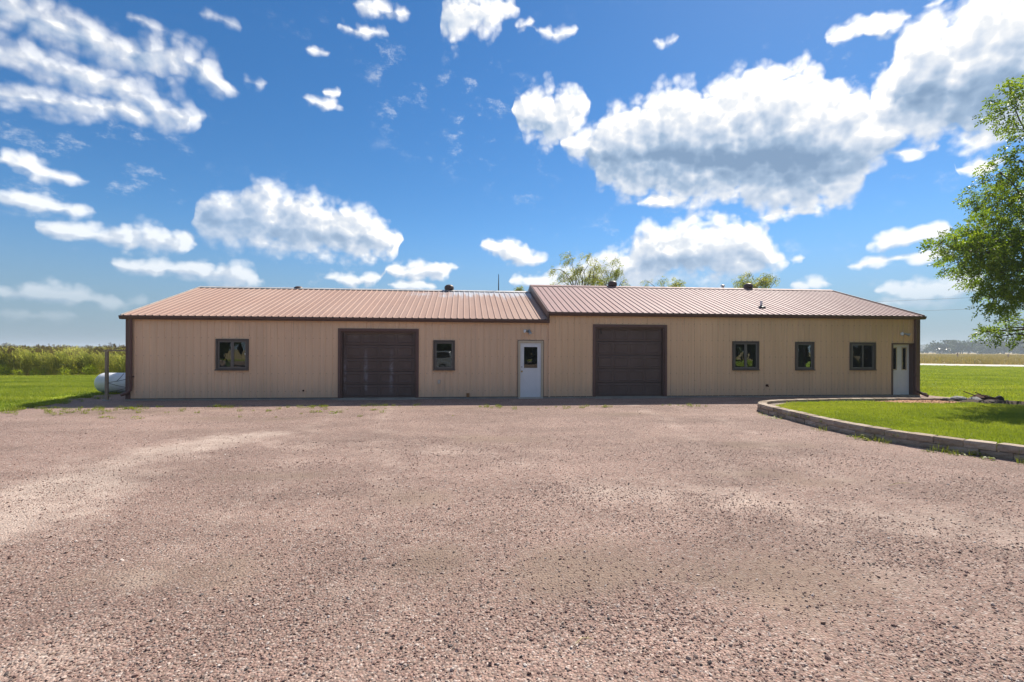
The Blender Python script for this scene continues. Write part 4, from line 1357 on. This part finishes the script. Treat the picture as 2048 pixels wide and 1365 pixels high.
# ------------------------------------------------------------------ grass, weeds, reeds
def blades(n, spread, h0, h1, w, lean, seed, droop=0.3):
    """n tapered blades as quads pairs"""
    r = np.random.default_rng(seed)
    bx, by = r.uniform(-spread, spread, n), r.uniform(-spread, spread, n)
    a = r.uniform(0, 2 * np.pi, n)
    h = r.uniform(h0, h1, n)
    l = np.abs(r.normal(0, lean, n)) * h
    dx, dy = np.cos(a), np.sin(a)
    sx, sy = -dy * w / 2, dx * w / 2
    z0 = np.zeros(n)
    p0 = np.stack([bx, by, z0 - 0.005], 1)
    p1 = np.stack([bx + dx * l * 0.4, by + dy * l * 0.4, h * 0.62], 1)
    p2 = np.stack([bx + dx * l, by + dy * l, h * (1 - droop * np.clip(l / h, 0, 1))], 1)
    s = np.stack([sx, sy, z0], 1)
    q1 = np.stack([p0 - s, p0 + s, p1 + s * 0.8, p1 - s * 0.8], 1)
    q2 = np.stack([p1 - s * 0.8, p1 + s * 0.8, p2 + s * 0.1, p2 - s * 0.1], 1)
    # interleave so both quads of one blade form an island
    V = np.empty((2 * n, 4, 3))
    V[0::2], V[1::2] = q1, q2
    return V


def weld(me):
    bm = bmesh.new()
    bm.from_mesh(me)
    bmesh.ops.remove_doubles(bm, verts=bm.verts, dist=1e-6)
    bm.to_mesh(me)
    bm.free()
    return me


def patches(kind, count, args, mat):
    return [source(kind, weld(quads_mesh(kind, blades(*args, seed=100 + i), mat))) for i in range(count)]


def lay(name, x, y, z, sources, smin, smax, seed, tilt=0.05, **kw):
    r = np.random.default_rng(seed)
    n = len(x)
    s = r.uniform(smin, smax, n)
    return scatter(name, np.stack([x, y, z], 1), np.stack([r.normal(0, tilt, n), r.normal(0, tilt, n), r.uniform(0, 6.28, n)], 1),
                   np.stack([s, s, s * r.uniform(0.8, 1.2, n)], 1), r.integers(0, len(sources), n), sources, **kw)


def inside(x, y, poly):
    c = np.zeros(len(x), bool)
    j = len(poly) - 1
    for i in range(len(poly)):
        xi, yi = poly[i]
        xj, yj = poly[j]
        k = ((yi > y) != (yj > y)) & (x < (xj - xi) * (y - yi) / (yj - yi + 1e-12) + xi)
        c ^= k
        j = i
    return c


rng = np.random.default_rng(21)
short = patches('grass_patch', 4, (130, 0.16, 0.03, 0.062, 0.0055, 0.5), MAT['grass'])
x, y = rng.uniform(4.8, 24, 16000), rng.uniform(-16.5, -2.8, 16000)
bed = [(9.6, -3.35), (11.0, -3.05), (13.0, -3.1), (14.3, -3.3), (14.4, -5.0), (13.5, -5.0), (12.4, -3.85), (11.2, -4.1), (10.3, -3.95), (9.9, -3.7)]
far_strip = y > np.interp(x, [5.0, 5.5, 6.1, 7, 10, 14], [-5.2, -4.6, -3.95, -3.5, -3.22, -3.3])
k = inside(x, y, [(px + 0.0, py) for px, py in yard_poly]) & ~inside(x, y, bed) & ~far_strip
k &= ~inside(x, y, [(5.3, -5.0), (5.42, -4.2), (5.95, -3.68), (6.9, -3.3), (7.5, -3.2), (6.6, -3.75), (6.0, -4.25), (5.7, -4.9)])
lay('yard_grass', x[k], y[k], np.full(k.sum(), YARD_Z), short, 0.8, 1.25, 1, label='short mown grass of the raised front yard', cat='grass')

mid = patches('grass_patch', 4, (150, 0.35, 0.04, 0.085, 0.011, 0.5), MAT['grass'])
x, y = rng.uniform(-48, -13.5, 21000), rng.uniform(-14, 17, 21000)
nz = fbm(x * 0.8, y * 0.8, 77, 3)
k = inside(x, y, LAWN) & ~in_gravel(x - 0.25, y) & ~((x > -14.6) & (y > -0.2))
edge = in_gravel(x + 1.2, y) | in_gravel(x, y - 1.0)
k &= (~edge) | (nz > 0.0)
lay('west_lawn_grass', x[k], y[k], np.zeros(k.sum()), mid, 0.8, 1.3, 2, label='mown green lawn left of the workshop', cat='grass')
x, y = rng.uniform(14.8, 100, 42000), rng.uniform(-16, 59, 42000)
k = (0.6 * x + 0.8 * y < 62.5) & ~((y < -2.9) & (x < 30)) & ~((x < 15.6) & (y < 9.8))
keep = rng.uniform(0, 1, len(x)) < np.clip(1.3 - (x + y) / 110, 0.45, 1)
k &= keep
lay('east_lawn_grass', x[k], y[k], np.zeros(k.sum()), mid, 0.9, 1.6, 3, label='mown green lawn right of the workshop', cat='grass')

# dry field grass across the road
dry = [source('dry_tuft', weld(quads_mesh('dry_tuft', blades(60, 0.8, 0.25, 0.7, 0.03, 0.5, 300 + i), leafy('dry_grass_%d' % i, [(0.18, 0.18, 0.06), (0.32, 0.26, 0.12), (0.42, 0.31, 0.17)], 0.3)))) for i in range(3)]
n = 9000
d_, s_ = rng.uniform(74.5, 330, n), rng.uniform(-20, 130, n)
lay('field_grass', 0.6 * d_ + 0.8 * s_ * d_ / 120, 0.8 * d_ - 0.6 * s_ * d_ / 120, np.full(n, -0.05), dry, 0.8, 1.6, 4, label='tan and green wild grass in the field across the road', cat='grass')

# weeds
def weed_mesh(seed, n=26, r=0.16, leaf=0.07):
    g = np.random.default_rng(seed)
    a, rr = g.uniform(0, 6.28, n), r * np.sqrt(g.uniform(0, 1, n))
    c = np.stack([rr * np.cos(a), rr * np.sin(a), g.uniform(0.01, 0.09, n) * (1.2 - rr / r)], 1)
    b = g.uniform(0, 6.28, n)
    u = np.stack([np.cos(b), np.sin(b), g.uniform(-0.1, 0.6, n)], 1) * leaf * g.uniform(0.6, 1.2, n)[:, None]
    w = np.stack([-np.sin(b), np.cos(b), g.uniform(-0.3, 0.3, n)], 1) * leaf * 0.36
    return weld(quads_mesh('weed', np.stack([c, c + u * 0.5 - w, c + u, c + u * 0.5 + w], 1), MAT['weed']))


WEED = [source('weed', weed_mesh(i)) for i in range(4)]
TUFT = [source('tuft', weld(quads_mesh('tuft', blades(34, 0.09, 0.05, 0.16, 0.006, 0.7, 400 + i), MAT['weed']))) for i in range(3)]
WP = resample(WALL_PATH, 0.1)
sel = []
for lo, hi, dens in ((1.0, 2.6, 0.35), (2.8, 4.4, 0.8), (4.6, 5.6, 0.9), (6.2, 7.0, 0.7), (7.6, 8.2, 0.5), (9.4, 10.6, 0.6)):
    for i in range(int(lo * 10), int(hi * 10)):
        if rng.uniform() < dens * 0.75:
            i2 = min(i, len(WP) - 2)
            t = WP[i2 + 1] - WP[i2]
            nn = np.array([-t[1], t[0]]) / np.linalg.norm(t)
            sel.append(WP[i2] + nn * rng.uniform(0.02, 0.3))
sel = np.array(sel)
lay('wall_weeds', sel[:, 0], sel[:, 1], np.full(len(sel), 0.012), WEED + TUFT, 0.5, 1.15, 5, label='yellow green weeds at the foot of the retaining wall', cat='weeds')
n = 520
x, y = rng.uniform(-15.5, 4.5, n), -2.0 - np.abs(rng.normal(0, 0.9, n))
k = (fbm(x * 0.9, y * 1.5, 55, 3) + 0.25 * (x < -4) > 0.28) & in_gravel(x, y)
x, y = x[k], y[k]
lay('gravel_weeds', x, y, gravel_z(x, y), TUFT + WEED[:1], 0.3, 0.85, 6, label='sparse low weeds sprouting from the gravel', cat='weeds')
n = 400
x, y = rng.uniform(-24, -15.2, n), rng.uniform(-5.0, 1.5, n)
k = in_gravel(x, y) & ~in_gravel(x - 1.4, y)
lay('edge_weeds', x[k], y[k], gravel_z(x[k], y[k]), TUFT, 0.5, 1.2, 8, label='straggling grass along the left edge of the gravel', cat='weeds')

# mulch chips
chip = MB().box(-0.03, 0.03, -0.008, 0.008, -0.004, 0.004).mesh('chip')
chip.materials.append(plain('bark_chip', (0.30, 0.16, 0.09), 0.9, 0.4, 20))
n = 2600
x, y = rng.uniform(9.5, 13.3, n), rng.uniform(-4.2, -3.0, n)
k = inside(x, y, bed)
lay('mulch_chips', x[k], y[k], np.full(k.sum(), YARD_Z + 0.02), [source('chip', chip)], 0.6, 1.5, 9, 0.3, label='red brown wood chips in the bed before the right door', cat='mulch')

# reeds and marsh growth on the left
def reed_clump(seed):
    g = np.random.default_rng(seed)
    Q = []
    for i in range(16):
        bx, by = g.uniform(-0.45, 0.45, 2)
        h = g.uniform(1.5, 2.25)
        lean = np.array([-0.10, 0.02]) * h + g.normal(0, 0.06, 2)
        top = np.array([bx + lean[0], by + lean[1], h])
        base = np.array([bx, by, 0.0])
        for j in range(7):
            t = g.uniform(0.25, 0.95)
            p = base + (top - base) * t
            a = g.uniform(0, 6.28)
            ln = g.uniform(0.35, 0.65)
            d = np.array([np.cos(a), np.sin(a), 0])
            d = d + np.array([-0.5, 0.1, 0])
            up = np.array([0, 0, 1.0])
            m1 = p + d * ln * 0.45 + up * ln * 0.42
            e1 = p + d * ln + up * ln * 0.28
            w = np.cross(d, up)
            w = w / (np.linalg.norm(w) + 1e-6) * 0.016
            Q.append([p - w * 0.6, p + w * 0.6, m1 + w, m1 - w])
            Q.append([m1 - w, m1 + w, e1 + w * 0.1, e1 - w * 0.1])
        w = np.array([0.008, 0.004, 0])
        Q.append([base - w, base + w, top + w * 0.5, top - w * 0.5])
    return weld(quads_mesh('reed_clump', np.array(Q), MAT['reed']))


def plume_mesh(seed):
    g = np.random.default_rng(seed)
    Q = []
    for i in range(7):
        bx, by = g.uniform(-0.4, 0.4, 2)
        h = g.uniform(2.15, 2.6)
        top = np.array([bx - 0.32, by, h])
        base = np.array([bx, by, 1.2])
        w = np.array([0.006, 0.0, 0])
        Q.append([base - w, base + w, top + w, top - w])
        for j in range(5):
            p = base + (top - base) * (0.72 + 0.28 * j / 5)
            e = p + np.array([-0.13 - 0.08 * g.uniform(), g.uniform(-0.05, 0.05), 0.04 - 0.02 * j])
            s = np.array([0.0, 0.0, 0.022])
            Q.append([p - s, p + s, e + s * 0.3, e - s * 0.3])
    return quads_mesh('plume', np.array(Q), MAT['plume'])


RE = [source('reed', reed_clump(i)) for i in range(5)] + [source('plume', plume_mesh(i)) for i in range(2)]
n = 5400
x, y = rng.uniform(-95, -8, n), 17.2 + 30 * rng.uniform(0, 1, n) ** 1.7
r = np.random.default_rng(5)
hgt = 0.92 + 0.22 * fbm(x * 0.12, y * 0.2, 15, 3)
ix = np.where(r.uniform(0, 1, n) < 0.86, r.integers(0, 5, n), r.integers(5, 7, n))
hgt = np.where(ix >= 5, hgt * r.uniform(0.92, 1.06, n), hgt * r.uniform(0.85, 1.02, n))
scatter('reed_bed', np.stack([x, y, np.full(n, -0.05)], 1), np.stack([np.zeros(n), np.zeros(n), r.normal(0, 0.5, n)], 1), np.stack([hgt, hgt, hgt * 0.88], 1), ix, RE,
        label='tall wind blown reeds beyond the left lawn', cat='reeds')


def shrub_mesh(seed):
    g = np.random.default_rng(seed)
    n = 420
    d = g.normal(size=(n, 3))
    d /= np.linalg.norm(d, axis=1)[:, None]
    rad = g.uniform(0.35, 1.0, n) ** 0.6
    c = d * rad[:, None] * np.array([0.75, 0.6, 0.55]) * (1 + 0.25 * np.sin(d[:, :1] * 5 + seed)) + np.array([0, 0, 0.5])
    c[:, 2] = np.abs(c[:, 2])
    u = d + g.normal(0, 0.6, (n, 3))
    u /= np.linalg.norm(u, axis=1)[:, None]
    w = np.cross(u, g.normal(size=(n, 3)))
    w /= np.linalg.norm(w, axis=1)[:, None]
    L = g.uniform(0.09, 0.2, n)[:, None]
    return quads_mesh('shrub', np.stack([c, c + u * L * 0.5 - w * L * 0.2, c + u * L, c + u * L * 0.5 + w * L * 0.2], 1), MAT['shrub'])


SH = [source('shrub', shrub_mesh(i)) for i in range(4)]
n = 300
x = rng.uniform(-90, -9, n)
y = np.interp(x, [-80, -31, -26, -13], [12.6, 16.0, 16.9, 17.5]) + rng.uniform(0.1, 2.4, n)
hs = 0.62 + 0.45 * fbm(x * 0.3, y * 0.3, 91, 3) + rng.uniform(-0.15, 0.15, n)
scatter('marsh_shrubs', np.stack([x, y, np.full(n, -0.05)], 1), np.stack([np.zeros(n), np.zeros(n), rng.uniform(0, 6.28, n)], 1), np.stack([hs, hs, hs * 1.05], 1), rng.integers(0, 4, n), SH,
        label='yellow green leafy growth in front of the reeds', cat='undergrowth')


# ------------------------------------------------------------------ trees
def leaf_sprays(points, dirs, seed, n_leaf, leaf_len, leaf_w, spray, droop=0.0):
    """compound leaves: leaflets set along a short twig at every point"""
    g = np.random.default_rng(seed)
    m = len(points)
    P = np.repeat(points, n_leaf, 0)
    D = np.repeat(dirs, n_leaf, 0)
    k = len(P)
    t = np.tile(np.linspace(0.05, 1.0, n_leaf), m) + g.uniform(-0.05, 0.05, k)
    side = np.tile(np.where(np.arange(n_leaf) % 2 == 0, 1.0, -1.0), m)
    R = np.repeat(g.normal(size=(m, 3)), n_leaf, 0)
    S = np.cross(D, R)
    S /= np.linalg.norm(S, axis=1)[:, None] + 1e-9
    c = P + D * (t * spray)[:, None]
    c[:, 2] -= droop * t * t * spray
    u = D * 0.55 + S * side[:, None] + g.normal(0, 0.28, (k, 3)) + np.array([0, 0, -0.18])
    u /= np.linalg.norm(u, axis=1)[:, None]
    nrm = np.cross(u, D) + g.normal(0, 0.4, (k, 3))
    w = np.cross(u, nrm)
    w /= np.linalg.norm(w, axis=1)[:, None] + 1e-9
    L = (leaf_len * g.uniform(0.75, 1.2, k))[:, None]
    W = leaf_w * 0.5
    up = np.cross(u, w) * (L * 0.06)
    return np.stack([c, c + u * L * 0.45 - w * W + up, c + u * L, c + u * L * 0.45 + w * W + up], 1)


def limb(mb, a, b, r0, r1, sag, seed, n=6, sides=6):
    g = random.Random(seed)
    a, b = Vector(a), Vector(b)
    pts, rad = [], []
    for i in range(n + 1):
        t = i / n
        p = a.lerp(b, t)
        p.z += sag * math.sin(math.pi * t)
        if 0 < i < n:
            q = (b - a).length * 0.03
            p += Vector((g.uniform(-q, q), g.uniform(-q, q), g.uniform(-q, q)))
        pts.append(p)
        rad.append(r0 + (r1 - r0) * t ** 0.8)
    mb.tube(pts, rad, sides)


def ash_tree():
    base = Vector((16.8, -3.0, 0.1))
    t = tag(empty('ash_tree', base), 'leafy green tree reaching in from the right edge', 'tree')
    seen = """13.30 -4.26 9.14 0.60;13.31 -4.58 9.35 0.59;14.11 -3.95 8.63 0.46;13.24 -4.45 7.48 0.52;12.42 -4.58 7.03 0.41;14.05 -3.93 6.86 0.77;14.11 -2.69 7.05 0.44;14.47 -3.01 6.68 0.74;15.11 -3.16 6.25 0.82;12.75 -4.24 5.51 0.68;12.69 -3.47 5.38 0.47;11.61 -4.00 5.00 0.49;10.95 -4.18 5.01 0.27;11.79 -4.42 4.69 0.59;12.81 -4.26 4.68 0.75;15.47 -2.80 5.10 0.84;12.99 -2.80 4.71 0.43;13.68 -2.92 4.33 0.56;14.48 -3.01 4.10 0.74;13.58 -4.39 3.89 0.67;12.88 -4.04 3.39 0.46;14.51 -3.43 3.24 0.61;13.74 -3.10 2.39 0.28;14.63 -2.89 2.49 0.37;15.36 -2.90 2.66 0.42;12.92 -4.58 4.17 0.74;13.41 -3.38 5.34 0.64;14.38 -3.31 5.54 0.73;13.88 -3.66 3.40 0.47;12.65 -4.33 2.19 0.18;14.34 -3.79 2.06 0.25"""
    cl = [tuple(map(float, s.split())) for s in seen.split(';')]
    g = np.random.default_rng(3)
    while len(cl) < 120:        # the rest of the crown, out of the picture
        d = g.normal(size=3)
        d /= np.linalg.norm(d)
        p = np.array([16.6, -3.2, 6.2]) + d * np.array([4.6, 4.6, 4.0]) * g.uniform(0.35, 1.0)
        if math.degrees(math.atan2(p[0] - CAM[0], p[1] - CAM[1])) > 53.0:
            cl.append((*p, g.uniform(0.55, 0.95)))
    wood = MB()
    wood.tube([(0, 0, -0.1), (0.03, 0.02, 0.8), (-0.02, 0.0, 2.0), (0.0, -0.03, 3.4), (0.05, 0.0, 5.2), (0.0, 0.05, 7.2), (-0.05, 0, 9.3)], [0.30, 0.22, 0.19, 0.16, 0.12, 0.08, 0.03], 10)
    pts, dirs = [], []
    for i, (x, y, z, r) in enumerate(cl):
        c = Vector((x + 0.15, y, z)) - base
        zz = min(8.2, max(1.9, c.z * 0.72 + 0.25))
        limb(wood, (0, 0, zz), c, 0.055, 0.012, 0.25, i)
        m = int(64 * (r / 0.5) ** 2 * 1.05)
        d = g.normal(size=(m, 3))
        d /= np.linalg.norm(d, axis=1)[:, None]
        q = np.array(c) + d * (r * g.uniform(0.25, 1.05, m) ** 0.7)[:, None] * np.array([1.15, 1.15, 0.8])
        out = d * 0.8 + np.array([c.x, c.y, 0.0]) / max(1.0, math.hypot(c.x, c.y)) * 0.5 + g.normal(0, 0.35, (m, 3)) + np.array([0, 0, -0.15])
        out /= np.linalg.norm(out, axis=1)[:, None]
        pts.append(q)
        dirs.append(out)
        for k in range(4):
            limb(wood, c, Vector(q[k]), 0.012, 0.004, 0.0, i * 7 + k, 3, 4)
    obj('trunk', wood, MAT['bark'], t, True)
    V = leaf_sprays(np.concatenate(pts), np.concatenate(dirs), 8, 12, 0.105, 0.040, 0.26, 0.25)
    obj('crown', quads_mesh('crown', V, MAT['ash_leaf']), None, t)
    return t


ash_tree()


def willow(loc, height, spread, seed, label, boughs, wind=-0.5, dens=1.0):
    t = tag(empty('willow_tree', loc), label, 'tree', 'trees behind the workshop')
    g = np.random.default_rng(seed)
    wood = MB()
    wood.tube([(0, 0, -0.1), (0.05, 0, height * 0.25), (0, 0.05, height * 0.5)], [0.22, 0.17, 0.12], 8)
    P, D = [], []
    for i in range(boughs):
        a = g.uniform(0, 6.28)
        rr = spread * g.uniform(0.35, 1.0)
        zt = height * (1.0 - g.uniform(0.0, 0.22) - 0.14 * (rr / spread) ** 2)
        tip = np.array([rr * np.cos(a) + wind * 0.4, rr * np.sin(a) * 0.6, zt])
        limb(wood, (0, 0, height * g.uniform(0.28, 0.5)), tip, 0.055, 0.010, 0.12 * height, seed * 50 + i, 7, 5)
        m = int(46 * dens * g.uniform(0.6, 1.5))
        q = tip + g.normal(0, 1, (m, 3)) * np.array([0.5, 0.4, 0.28]) * spread * 0.24
        dd = np.stack([np.full(m, wind) + g.normal(0, 0.35, m), g.normal(0, 0.3, m), -0.35 + g.normal(0, 0.3, m)], 1)
        dd /= np.linalg.norm(dd, axis=1)[:, None]
        P.append(q)
        D.append(dd)
        for k in range(5):
            limb(wood, tip, q[k], 0.010, 0.004, 0.05, seed * 90 + i * 5 + k, 3, 4)
    obj('trunk', wood, MAT['bark'], t, True)
    obj('crown', quads_mesh('crown', leaf_sprays(np.concatenate(P), np.concatenate(D), seed, 10, 0.19, 0.045, 0.42, 0.35), MAT['willow_leaf']), None, t)
    return t


willow((6.5, 22.0, 0), 9.9, 2.2, 1, 'wispy willow with bare forked branches showing above the left end of the raised roof', 22, -0.5, 0.32)
willow((9.0, 22.6, 0), 9.8, 1.6, 2, 'second wispy willow just left of the dark roof vent', 15, -0.3, 0.32)
willow((2.3, 24.0, 0), 8.0, 1.1, 3, 'tuft of treetop in the notch where the two roofs step', 8, -0.4, 0.5)
willow((14.1, 23.0, 0), 8.6, 1.9, 4, 'low treetop peeking over the middle of the right roof', 14, -0.2, 0.4)
willow((22.6, 22.5, 0), 8.6, 2.3, 5, 'wind swept willow top behind the right roof vent', 34, -0.9, 0.42)


# far tree line, houses and shelter belts
def far_crown(seed, n=900, size=(1, 1, 1)):
    g = np.random.default_rng(seed)
    cl = g.normal(size=(9, 3)) * np.array([0.42, 0.42, 0.30]) + np.array([0, 0, 0.58])
    c = cl[g.integers(0, 9, n)] + g.normal(size=(n, 3)) * np.array([0.17, 0.17, 0.13])
    c[:, 2] = np.clip(c[:, 2], 0.04, 1.15)
    u = g.normal(size=(n, 3))
    u /= np.linalg.norm(u, axis=1)[:, None]
    w = np.cross(u, g.normal(size=(n, 3)))
    w /= np.linalg.norm(w, axis=1)[:, None]
    L = g.uniform(0.05, 0.12, n)[:, None]
    return quads_mesh('crown', np.stack([c - u * L, c - w * L * 0.7, c + u * L, c + w * L * 0.7], 1), MAT['far_leaf'])


FC = [far_crown(i) for i in range(5)]
FT = MB().tube([(0, 0, -0.02), (0.01, 0, 0.35), (0, 0.01, 0.75)], [0.035, 0.025, 0.012], 6).mesh('trunk', True)
FT.materials.append(MAT['bark'])


def simple_tree(name, x, y, h, wd, i, label, group):
    t = tag(empty(name, (x, y, -0.05), i * 1.7), label, 'tree', group)
    for me, nm in ((FT, 'trunk'), (FC[i % 5], 'crown')):
        o = obj(nm, me, None, t)
        o.scale = (wd, wd, h)
    return t


far = [(1852, 5, 4), (1866, 8, 8), (1880, 9.5, 9), (1896, 8.5, 9), (1908, 11.0, 8), (1925, 9.5, 10), (1938, 10.5, 10), (1957, 7, 7), (1966, 8, 8), (1975, 10, 11), (1992, 9, 11), (2008, 10.5, 13), (2026, 11.5, 14), (2042, 11, 13), (2060, 12, 14), (2085, 11, 14)]
words = ['smallest', 'second', 'third', 'fourth', 'fifth', 'sixth', 'seventh', 'eighth', 'ninth', 'tenth', 'eleventh', 'twelfth', 'thirteenth', 'fourteenth', 'fifteenth', 'sixteenth']
for i, (px, h, wd) in enumerate(far):
    az = math.atan((px - 1024) / 985.66) + 0.0966
    dist = (450 + 40 * math.sin(i * 2.1)) / math.cos(az - 0.0966)
    lab = ('smallest far tree nearest the right corner of the workshop' if i == 0 else 'hazy tree on the far right horizon, %s from the workshop corner' % words[i])
    simple_tree('far_tree', CAM[0] + dist * math.sin(az), CAM[1] + dist * math.cos(az), h, wd, i, lab, 'trees along the far right horizon')
for px, lab, sc in ((1887, 'small white farmhouse among the far trees nearer the workshop', 1.0), (1964, 'tiny white farm shed among the far trees further right', 0.7)):
    az = math.atan((px - 1024) / 985.66) + 0.0966
    dist = 430 / math.cos(az - 0.0966)
    h = tag(empty('farmhouse', (CAM[0] + dist * math.sin(az), CAM[1] + dist * math.cos(az), -0.05), -0.8), lab, 'house', 'far farm buildings')
    obj('wall', MB().box(-5 * sc, 5 * sc, -3 * sc, 3 * sc, 0, 3.0 * sc), MAT['farwhite'], h)
    obj('roof', MB().prism([(-3.4 * sc, 2.9 * sc), (0, 4.9 * sc), (3.4 * sc, 2.9 * sc)], -5.4 * sc, 5.4 * sc), MAT['galv'], h)
    for wx in (-3, 0, 3):
        obj('window', MB().box((wx - 0.5) * sc, (wx + 0.5) * sc, -3.03 * sc, -2.9 * sc, 1.0 * sc, 2.2 * sc), MAT['black'], h)
# low mass of woodland on the left horizon and behind the right tree line
def wood_belt(name, x0, y0, x1, y1, hmin, hmax, n, seed, label):
    g = np.random.default_rng(seed)
    t = g.uniform(0, 1, n)
    x, y = x0 + (x1 - x0) * t, y0 + (y1 - y0) * t
    hh = hmin + (hmax - hmin) * (0.5 + 0.5 * fbm(t * 40, t * 0, seed, 3))
    return scatter(name, np.stack([x, y + g.uniform(-20, 20, n), np.full(n, -0.3)], 1), np.stack([np.zeros(n), np.zeros(n), g.uniform(0, 6, n)], 1), np.stack([hh * 2.2, hh * 2.2, hh], 1), g.integers(0, 5, n),
                   [source('crown', m) for m in FC], label=label, cat='woodland')


wood_belt('far_wood', -1800, 1450, 300, 1600, 5, 9, 500, 61, 'thin dark belt of woodland on the left horizon')
wood_belt('distant_wood', 700, 900, 1900, 500, 9, 15, 420, 62, 'blue grey woodland behind the far right trees')

# fence posts in the field
for (x, y, h, lab) in ((118.5, 93.2, 1.5, 'thin dark post standing in the field across the road'), (131, 92, 1.2, 'smaller post right of the thin dark field post')):
    o = obj('field_post', MB().tube([(0, 0, -0.3), (0.02, 0, h * 0.6), (0.0, 0, h)], [0.16, 0.15, 0.13], 8).tube([(-0.25, 0, h * 0.75), (0.3, 0, h * 0.8)], 0.05, 6), MAT['oldwood'], smooth=True, loc=(x, y, 0))
    tag(o, lab, 'post', 'posts in the field')

# power line along the road
def pole(x, y, lab):
    t = tag(empty('utility_pole', (x, y, 0)), lab, 'utility pole', 'power line poles')
    obj('mast', MB().tube([(0, 0, -0.3), (0, 0, 6), (0, 0, 11)], [0.17, 0.14, 0.11], 10), MAT['oldwood'], t, True)
    obj('crossarm', MB().obox((0, 0, 10.2), (0.9, 0.72, 0), (0.04, -0.05, 0), (0, 0, 0.06)), MAT['oldwood'], t)


pa, pb = road_pt(-58, 77), road_pt(75, 77)
pole(*pa, 'wooden utility pole by the road hidden behind the workshop')
pole(*pb, 'wooden utility pole by the road past the right edge')
for z, sag, nm, lab in ((10.3, 1.0, 'power_line', 'upper thin overhead wire right of the roof'), (8.6, 0.9, 'power_line', 'lower thin overhead wire right of the roof')):
    pts = []
    for i in range(25):
        t = i / 24
        pts.append((pa[0] + (pb[0] - pa[0]) * t, pa[1] + (pb[1] - pa[1]) * t, z - sag * 4 * t * (1 - t)))
    tag(obj(nm, MB().tube(pts, 0.016, 5), MAT['wire'], smooth=True), lab, 'wire', 'overhead wires')

# ------------------------------------------------------------------ behind the camera: what the window panes reflect
yard_trees = [(-34, -33, 8), (-27, -31, 9), (-21, -34, 8.5), (-15, -36, 9.5), (-9, -39, 8), (0, -40, 9), (20, -38, 9), (26, -33, 8), (31, -29, 9), (37, -26, 8.5), (44, -24, 9), (51, -20, 9), (-42, -30, 9), (-5, -33, 7), (-12, -31, 6.5), (3, -52, 9)]
for i, (x, y, h) in enumerate(yard_trees):
    simple_tree('yard_tree', x, y, h, h * 0.62, i, 'leafy yard tree mirrored in the windows, %s along the row' % (words + [])[i].replace('smallest', 'first'), 'yard trees mirrored in the panes')
h = tag(empty('farm_house', (12.0, -44, 0)), 'tan sided house mirrored in the white door pane', 'house')
obj('wall', MB().box(-6, 6, -4, 4, 0, 3.2).prism([(-4, 3.2), (0, 5.6), (4, 3.2)], -6, 6), MAT['siding'], h)
obj('roof', MB().prism([(-4.5, 3.0), (-4.5, 3.15), (0, 5.85), (4.5, 3.15), (4.5, 3.0), (0, 5.65)], -6.4, 6.4), MAT['shingle'], h)
for wx in (-3.5, 0.5, 3.8):
    f = obj('window', frame_boxes(MB(), wx - 0.6, wx + 0.6, 1.0, 2.3, 0.09, 4.01, 4.08), MAT['white'], h)
    obj('pane', MB().box(wx - 0.52, wx + 0.52, 4.005, 4.02, 1.08, 2.22), MAT['black'], f)

car = tag(empty('parked_car', (-6.1, -21.6, 0.0)), 'silver sport utility car mirrored in the small left window', 'car')
side = [(-2.3, 0.45), (-2.32, 0.95), (-2.15, 1.05), (-1.2, 1.12), (-0.55, 1.62), (1.9, 1.68), (2.25, 1.10), (2.32, 0.85), (2.28, 0.42), (1.85, 0.34), (-1.9, 0.34)]
b = obj('body', MB().prism(side, -0.88, 0.88, 'XZ'), MAT['carpaint'], car, bevel=0.06)
obj('side_window', MB().prism([(-1.0, 1.12), (-0.45, 1.55), (1.75, 1.60), (1.98, 1.14)], 0.885, 0.895, 'XZ'), MAT['black'], car)
obj('side_window', MB().prism([(-1.0, 1.12), (-0.45, 1.55), (1.75, 1.60), (1.98, 1.14)], -0.895, -0.885, 'XZ'), MAT['black'], car)
obj('tail_light', MB().box(2.24, 2.33, 0.6, 0.86, 0.85, 1.15), plain('red_lens', (0.4, 0.01, 0.01), 0.2), car)
obj('headlight', MB().box(-2.34, -2.2, 0.55, 0.86, 0.75, 0.95), MAT['lens'], car)
for wx in (-1.45, 1.4):
    for sy in (-0.86, 0.86):
        o = obj('wheel', MB().lathe([(0.2, -0.11), (0.34, -0.10), (0.355, 0.0), (0.34, 0.10), (0.2, 0.11)], (wx, sy, 0.355), 'Y', 22), MAT['rubber'], car, True)
        obj('rim', MB().lathe([(0.05, -0.12), (0.21, -0.118), (0.21, 0.118), (0.05, 0.12)], (wx, sy, 0.355), 'Y', 18), MAT['metal'], o, True)


# ------------------------------------------------------------------ summer air
mh, N = material('haze_air')
hv = N.n('ShaderNodeVolumePrincipled', {'Color': (0.80, 0.90, 1.0), 'Density': 0.0005, 'Anisotropy': 0.2})
N.t.links.new(hv, N.n('ShaderNodeOutputMaterial', None, None).inputs['Volume'])
tag(obj('haze', MB().box(-3950, 3950, -2950, 4950, -1.3, 17.0), mh), 'thin summer haze over the fields', 'haze', kind='stuff')
